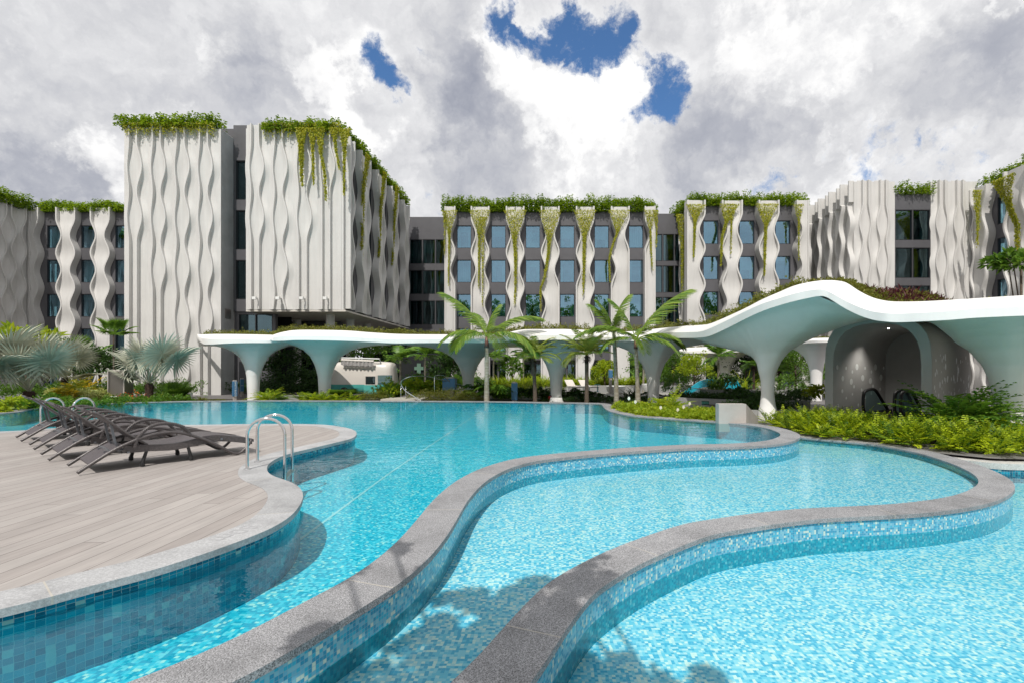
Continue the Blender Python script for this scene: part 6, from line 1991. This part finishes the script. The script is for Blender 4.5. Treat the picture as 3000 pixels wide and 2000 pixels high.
# bright creeping fringe along tower tops
def fringe(lab, p0, p1, z, drop, n, m='leaf_vine'):
    lv = Leaves(); p0, p1 = np.array(p0, float), np.array(p1, float)
    t = rng.random(n)[:, None]; b = p0 + (p1 - p0) * t
    nrm = np.array([(p1 - p0)[1], -(p1 - p0)[0]]); nrm = nrm / np.linalg.norm(nrm)
    k = rng.random(n) ** 2 * drop * (.5 + .5 * np.sin(t[:, 0] * 31) ** 2)
    o = rng.uniform(.0, .35, n)[:, None]
    pos = np.concatenate([b + nrm * o, (z + .22 - k)[:, None]], 1)
    lv.leaves(pos, np.stack([rng.normal(size=n) * .5, -.4 + .5 * rng.normal(size=n), -.6 + .4 * rng.normal(size=n)], 1), np.tile([0, -1, .3], (n, 1)), .13, .06)
    tag(lv.build('creeping_fringe', M[m]), lab, 'trailing plant', None, 'stuff')
fringe('yellow-green creeper fringe over the parapet of the tall left tower', (-28.1, 31.95), (-22, 31.95), 17.45, .8, 2000)
fringe('yellow-green creeper fringe over the parapet of the overhanging tower', (-18.9, 31.95), (-13.7, 31.95), 17.45, 1.0, 2000)


def vine(lab, path, w0, w1, n, nrm=(0, -1), m='leaf_vine', wp=1.3):
    """hanging strand: path of points from the roof down, leaves crowd it and thin out to the tip"""
    a = np.array(path, float)
    s = np.concatenate([[0], np.cumsum(np.linalg.norm(np.diff(a, axis=0), axis=1))]); s /= s[-1]
    t = rng.random(n) ** wp
    p = np.stack([np.interp(t, s, a[:, k]) for k in range(3)], 1)
    wd = w1 + (w0 - w1) * np.clip(1 - t * 3.2, 0, 1)
    wd = wd * (1 - .6 * t)
    strands = max(3, int(w0 * 24)); si = rng.integers(0, strands, n)
    ofs = (si / max(1, strands - 1) - .5) * 2
    lim = .35 + .65 * np.abs(np.sin(si * 12.9898)) ** 1.2
    keep = t < np.maximum(lim, np.where(np.abs(ofs) < .45, 1, 0) * lim ** .3)
    tx = np.array([-nrm[1], nrm[0], 0.0])
    p = p + tx * (ofs * wd + .02 * rng.normal(size=n))[:, None] + np.array([nrm[0], nrm[1], 0]) * rng.uniform(.0, .12, n)[:, None]
    p = p[keep]; k = len(p)
    lv = Leaves()
    lv.leaves(p, np.stack([.5 * rng.normal(size=k), .5 * rng.normal(size=k), -1 + .4 * rng.normal(size=k)], 1), np.tile([nrm[0], nrm[1], .25], (k, 1)) + .5 * rng.normal(size=(k, 3)), .14, .062)
    tag(lv.build('hanging_vine', M[m]), lab, 'hanging vine', 'vines hanging from the hotel roofs')

yv = 46.0
def vp(pts, d=None): return [tuple(D(x, y, d or yv)) for x, y in pts]
def z5(pts): return [(1200 + x / 3.136, 540 + y / 3.136) for x, y in pts]
vine('green vine draped over the left end panel of the middle block', vp(z5([(365, 238), (365, 450), (358, 940)])), .75, .1, 1500)
vine('strand of vine hanging down the very left corner of the middle block', vp(z5([(325, 240), (322, 450), (318, 720)])), .12, .06, 500)
vine('vine splitting into two tails on the first full white panel', vp(z5([(650, 235), (640, 450), (636, 965)])), 1.05, .1, 2300)
vine('right-hand long tail of vine on the first full white panel', vp(z5([(675, 300), (672, 600), (670, 1130)])), .3, .1, 900)
vine('long vine down the middle of the second full white panel', vp(z5([(970, 235), (965, 500), (975, 700), (968, 1110)])), 1.05, .2, 3000)
vine('long vine bending left on the third full white panel', vp(z5([(1290, 235), (1285, 480), (1275, 640), (1240, 850), (1203, 950), (1205, 1180)])), 1.05, .17, 3000)
vine('thick straight vine on the fourth full white panel', vp(z5([(1610, 235), (1605, 500), (1600, 800), (1593, 1035)])), 1.05, .2, 2900)
vine('vine curling off the left side of the fifth full white panel', vp(z5([(1925, 235), (1910, 430), (1850, 600), (1832, 700), (1840, 900)])), 1.05, .1, 2200)
vine('vine over the right end panel of the middle block', vp(z5([(2205, 235), (2210, 430), (2222, 700), (2230, 800)])), .5, .1, 1100)
vine('vine at the right corner of the middle block', vp(z5([(2262, 240), (2265, 400), (2262, 600)])), .2, .1, 600)
def z8(pts): return [(1900 + x / 3.92, 500 + y / 3.92) for x, y in pts]
vine('vine on the left part of the rounded left corner of the right-hand block', vp(z8([(375, 500), (385, 900), (380, 1400)]), 46.5), .5, .25, 2400)
vine('vine beside the first window of the block right of the middle one', vp(z8([(545, 385), (530, 600), (515, 1000)]), 44.4), .9, .12, 2200)
vine('vine cluster with a left-hanging tail on the second panel of the right-hand block', vp(z8([(930, 380), (900, 560), (840, 760), (828, 1100)]), 44.4), .95, .12, 2400)
vine('short middle tail of vine on the second panel of the right-hand block', vp(z8([(950, 420), (948, 700), (945, 960)]), 44.4), .4, .06, 700)
vine('long straight vine on the third panel of the right-hand block', vp(z8([(1360, 380), (1345, 600), (1335, 900), (1328, 1210)]), 44.4), 1.05, .13, 3000)
vine('thin vine on the right end panel of the right-hand block', vp(z8([(1720, 385), (1722, 700), (1725, 1030)]), 44.4), .45, .07, 900)
def z3(pts): return [(650 + x / 3.137, 300 + y / 3.137) for x, y in pts]
vine('broad golden vine on the third rib gap of the overhanging tower', vp(z3([(735, 235), (730, 500), (740, 770)]), 31.55), .32, .17, 2600)
vine('second golden vine, right of the broad one on the overhanging tower', vp(z3([(835, 235), (840, 500), (848, 760)]), 31.55), .3, .07, 1300)
vine('third golden vine hanging low on the front of the overhanging tower', vp(z3([(905, 235), (915, 480), (945, 640), (958, 910)]), 31.55), .25, .09, 1500)
vine('golden vine near the front corner of the overhanging tower', vp(z3([(1030, 235), (1050, 430), (1085, 620)]), 31.55), .25, .06, 1000)
vine('golden vine on the front corner of the overhanging tower', vp(z3([(1130, 240), (1130, 500), (1125, 860)]), 31.7), .35, .08, 1600)
for i, (xa, ya, xb, yb, xc, yc, dd, lab) in enumerate(((1335, 480, 1290, 820, 1275, 1450, 34.5, 'first long vine on the side of the overhanging tower, nearest the corner'), (1490, 640, 1455, 950, 1430, 1500, 38.0, 'second long vine on the side of the overhanging tower'), (1605, 770, 1580, 1080, 1555, 1540, 41.4, 'third long vine on the side of the overhanging tower'))):
    vine(lab, vp(z3([(xa, ya), (xb, yb), (xc, yc)]), dd), .3, .26, 2600, (1, 0))
def z1b(pts): return [(2300 + x / 3.36, 450 + y / 3.36) for x, y in pts]
vine('vine at the inner corner beside the right edge wing', vp(z1b([(1885, 360), (1885, 700), (1885, 920)]), 40.0), .3, .2, 1300)
vine('vine spilling down the white panel of the right edge wing', vp(z1b([(2150, 230), (2190, 420), (2230, 560), (2290, 700), (2295, 1010)]), 36.2), .9, .3, 3600, (-1, 0))

# ---------------- tree behind the camera that shades the walls, and the trees mirrored in the windows
def shade_tree(lab, loc, h, clumps, n, L):
    r = empty('shade_tree', loc, 0, lab, 'tree')
    mb = MB(); mb.tube([(0, 0, 0), (.1, .1, h * .5), (.2, .3, h)], .16, 10, .08)
    for (x, y, z, s_) in clumps: mb.tube([(.1, .2, h * .7), (x * .5, y * .5 + .1, (h + z) / 2), (x, y, z)], .05, 6, .015)
    mb.build('trunk', M['bark'], r, smooth=True)
    lv = Leaves()
    for (x, y, z, s_) in clumps: clump_leaves(lv, (x, y, z), (s_, s_, s_ * .6), int(n * s_ * s_), L, L * .4, nc=max(6, int(16 * s_)), shell=.2)
    lv.build('crown', M['leaf_dark'], r)
SUN = Vector((-.14, -.74, 1.0))
def shadow_at(px, py, z, h):
    x, y = P(px, py, z); k = h - z
    return (x + SUN.x * k, y + SUN.y * k, h)
root = (1.2, -5.6, -1.3)
cl = []
for (px, py, s_) in ((1560, 1740, .32), (1690, 1700, .16), (1750, 1670, .14), (1480, 1800, .34), (1400, 1760, .28), (1560, 1690, .14), (1310, 1790, .22), (1440, 1900, .38), (1330, 1880, .3), (1250, 1960, .36), (1400, 1990, .42), (1520, 1960, .3), (1640, 1880, .22), (1560, 1860, .22), (1660, 1960, .34), (1760, 1990, .34), (1880, 1990, .26), (1600, 2030, .45), (1160, 1950, .25), (1230, 1850, .16), (1060, 1740, .09), (1180, 1660, .1), (1720, 1900, .16), (1340, 2060, .45), (1800, 1930, .16), (1960, 1960, .3), (2060, 2010, .3), (1900, 1920, .2), (1840, 1870, .14), (1990, 2060, .4), (1620, 1760, .16), (1380, 1710, .12)):
    x, y, z = shadow_at(px, py, R2, 4.6 + random.uniform(-.3, .3))
    cl.append((x - root[0], y - root[1], z - root[2], s_ * 1.32))
shade_tree('garden tree behind the viewpoint whose crown shades the near pool walls', root, 5.2, cl, 6500, .13)
for i, (x, y, h) in enumerate(((-34, -25, 22), (-24, -29, 23.5), (-13, -26, 22), (-3, -30, 24.5), (8, -27, 22.5), (18, -29, 24), (29, -26, 22), (40, -28, 24))):
    tree('street_tree', 'broad tree behind the viewpoint, mirrored in the hotel windows', (x, y, -1.3), h, (6.6, 3.5, 7.0), 2200, .8, 'leaf_green', .35, h * .62)
    bpy.data.objects[[o.name for o in bpy.data.objects if o.name.startswith('street_tree')][-1]]['group'] = 'trees behind the viewpoint'
# ------------------------------------------------------------------ sky, sun, camera
el = math.atan2(1, math.hypot(SUN.x, SUN.y))
w = bpy.data.worlds.new('World'); SC.world = w; w.use_nodes = True
nt = w.node_tree; nt.nodes.clear()
out = nt.nodes.new('ShaderNodeOutputWorld'); bg = nt.nodes.new('ShaderNodeBackground')
nt.links.new(bg.outputs[0], out.inputs[0])
sky = nt.nodes.new('ShaderNodeTexSky'); sky.sky_type = 'NISHITA'; sky.sun_disc = False
sky.sun_elevation = el; sky.sun_rotation = math.atan2(SUN.x, SUN.y); sky.air_density = 1.0; sky.dust_density = .6
BG = .1
bg.inputs['Strength'].default_value = BG
tc = nt.nodes.new('ShaderNodeTexCoord')
dirv = vmath(nt, 'NORMALIZE', tc.outputs['Generated']).outputs[0]
def dv(px, py): return Vector(((px - CX) / F, 1, (CY - py) / F)).normalized()
BASE = .71
# bend directions a little so that every outline billows
nz = nt.nodes.new('ShaderNodeTexNoise'); nz.inputs['Scale'].default_value = 5.5; nz.inputs['Detail'].default_value = 8; nz.inputs['Roughness'].default_value = .62
nt.links.new(dirv, nz.inputs['Vector'])
wv = vmath(nt, 'SUBTRACT', nz.outputs['Color'], (.5, .5, .5)).outputs[0]
sc_ = vmath(nt, 'SCALE', wv); sc_.inputs['Scale'].default_value = .17
wd = vmath(nt, 'ADD', dirv, sc_.outputs[0]).outputs[0]
sc2 = vmath(nt, 'SCALE', wv); sc2.inputs['Scale'].default_value = .5
wd2 = vmath(nt, 'ADD', dirv, sc2.outputs[0]).outputs[0]
def blob(vec, px, py, r, amp, soft=0.0):
    d = vmath(nt, 'DISTANCE', vec, tuple(dv(px, py))).outputs['Value']
    mr = nt.nodes.new('ShaderNodeMapRange'); mr.interpolation_type = 'SMOOTHSTEP'
    k = dv(px, py).y
    mr.inputs['From Min'].default_value = r / F * k; mr.inputs['From Max'].default_value = r / F * k * soft
    mr.inputs['To Min'].default_value = 0; mr.inputs['To Max'].default_value = amp
    nt.links.new(d, mr.inputs['Value']); return mr.outputs[0]
def total(items):
    s_ = items[0]
    for i in items[1:]: s_ = math_(nt, 'ADD', s_, i)
    return s_
GP = [(1465, 75, 55), (1520, 85, 50), (1590, 95, 50), (1650, 85, 52), (1690, 40, 45), (1720, 115, 60), (1780, 130, 55), (1745, 175, 42), (1800, 80, 60), (1840, 60, 50), (1905, 190, 40), (1950, 215, 58), (2000, 250, 58), (1960, 290, 55), (1985, 320, 46), (1905, 345, 42), (1848, 388, 32), (1068, 110, 30), (1092, 160, 36), (1118, 205, 40), (1145, 242, 36), (2200, 540, 42)]
gaps = [blob(wd, x, y, r * 2.2, .95) for x, y, r in GP] + [blob(wd, *g) for g in ((2290, 510, 90, .5), (2650, 450, 260, .5), (2840, 470, 240, .45), (2480, 440, 180, .42), (1250, 610, 170, .5), (1225, 120, 80, .4), (2060, 480, 90, .35))]
gap = math_(nt, 'TANH', math_(nt, 'MULTIPLY', total(gaps), .72))
wisps = total([blob(wd2, *g) for g in ((1620, 25, 90, .45), (1690, 50, 60, .25), (1560, 30, 70, .3), (1800, 20, 60, .2), (1985, 200, 60, .12), (1720, 60, 50, .15))])
gap = math_(nt, 'SUBTRACT', gap, wisps)
hi = math_(nt, 'ADD', math_(nt, 'MULTIPLY', noise(nt, dirv, 13, 10, .66), .6), math_(nt, 'MULTIPLY', noise(nt, wd, 38, 8, .65), .4))
g2 = math_(nt, 'ADD', gap, math_(nt, 'MULTIPLY', math_(nt, 'SUBTRACT', hi, .5), 2.2))
cover = nt.nodes.new('ShaderNodeMapRange'); cover.interpolation_type = 'SMOOTHSTEP'
cover.inputs['From Min'].default_value = .34; cover.inputs['From Max'].default_value = .84
cover.inputs['To Min'].default_value = 1; cover.inputs['To Max'].default_value = 0
nt.links.new(g2, cover.inputs['Value'])
# thin the cloud away from the view so the dome behind stays a mixed sky
lights = [blob(wd2, *g) for g in ((1560, 240, 240, .42), (1480, 190, 150, .3), (1830, 240, 150, .4), (1720, 330, 260, .34), (900, 130, 240, .3), (1010, 300, 170, .26), (230, 420, 230, .36), (950, 230, 150, .2), (1640, 180, 120, .2), (330, 470, 200, .26), (2200, 150, 380, .22), (2450, 480, 220, .34), (2350, 60, 300, .14), (450, 120, 260, .16), (1750, 500, 300, .22), (2900, 520, 260, .18), (2870, 120, 70, .25), (1050, 560, 300, .14), (120, 60, 220, .1), (2650, 60, 240, .14))]
darks = [blob(wd2, *g) for g in ((130, 430, 250, -.34), (60, 560, 260, -.2), (700, 330, 330, -.2), (1330, 240, 240, -.24), (1300, 330, 200, -.14), (2050, 360, 260, -.2), (2150, 420, 300, -.16), (2750, 380, 380, -.2), (2950, 250, 300, -.12), (650, 120, 220, -.12), (1450, 420, 300, -.16), (300, 240, 260, -.12), (1900, 60, 200, -.1), (1330, 60, 200, -.12), (2450, 350, 240, -.1), (1450, 560, 350, -.08))]
lsum = math_(nt, 'ADD', total(lights), math_(nt, 'MULTIPLY', math_(nt, 'SUBTRACT', hi, .5), 1.1))
puff = nt.nodes.new('ShaderNodeMapRange'); puff.interpolation_type = 'SMOOTHSTEP'
puff.inputs['From Min'].default_value = .1; puff.inputs['From Max'].default_value = .3
puff.inputs['To Min'].default_value = 0; puff.inputs['To Max'].default_value = .15
nt.links.new(lsum, puff.inputs['Value'])
br = math_(nt, 'ADD', math_(nt, 'ADD', math_(nt, 'MULTIPLY', total(lights), .45), puff.outputs[0]), BASE)
br = math_(nt, 'ADD', br, total(darks))
f1 = noise(nt, wd, 3.5, 8, .5); f2 = noise(nt, wd2, 11, 8, .6)
pv = vmath(nt, 'ADD', wd, (.004, 0, .022)).outputs[0]
em = math_(nt, 'SUBTRACT', noise(nt, wd, 8, 9, .55), noise(nt, pv, 8, 9, .55))
br = math_(nt, 'ADD', br, math_(nt, 'MULTIPLY', math_(nt, 'SUBTRACT', f1, .5), .36))
br = math_(nt, 'ADD', br, math_(nt, 'MULTIPLY', math_(nt, 'SUBTRACT', f2, .5), .2))
br = math_(nt, 'ADD', br, math_(nt, 'MULTIPLY', em, .7))
# brighter rims next to blue gaps
rim_ = math_(nt, 'MULTIPLY', math_(nt, 'MULTIPLY', gap, .3, True), cover.outputs[0])
br = math_(nt, 'ADD', br, rim_)
cc = ramp(nt, br, [(.2, (.33, .35, .42)), (.45, (.46, .475, .53)), (.66, (.66, .665, .69)), (.85, (.86, .86, .87)), (1.0, (1.0, .995, .99))])
K = 1.0 / BG
ccs = vmath(nt, 'SCALE', cc); ccs.inputs['Scale'].default_value = K * CLOUD
skyc = mixcol(nt, 1.0, sky.outputs[0], (.62, .9, 1.15), 'MULTIPLY')
sks = vmath(nt, 'SCALE', skyc); sks.inputs['Scale'].default_value = SKYK
fin_ = mixcol(nt, cover.outputs[0], sks.outputs[0], ccs.outputs[0])
nt.links.new(fin_, bg.inputs['Color'])

sl = bpy.data.lights.new('sun', 'SUN'); sl.energy = SUNE; sl.angle = rad(.53); sl.color = (1, .955, .89)
so_ = bpy.data.objects.new('sun', sl); COL.objects.link(so_); so_.rotation_euler = SUN.to_track_quat('Z', 'Y').to_euler()

cam = bpy.data.cameras.new('camera'); cam.lens = 36 * F / 3000; cam.sensor_width = 36
cam.shift_x = -100 / 3000; cam.shift_y = 75 / 3000; cam.clip_end = 3000; cam.clip_start = .05
co_ = bpy.data.objects.new('camera', cam); COL.objects.link(co_)
co_.location = (0, 0, H); co_.rotation_euler = (rad(90), 0, 0); SC.camera = co_
SC.view_settings.view_transform = 'Standard'; SC.view_settings.look = 'None'; SC.view_settings.exposure = EXPO; SC.view_settings.gamma = 1
SC.cycles.max_bounces = 10; SC.cycles.transparent_max_bounces = 16; SC.cycles.use_denoising = True
SC.cycles.caustics_reflective = False; SC.cycles.caustics_refractive = False
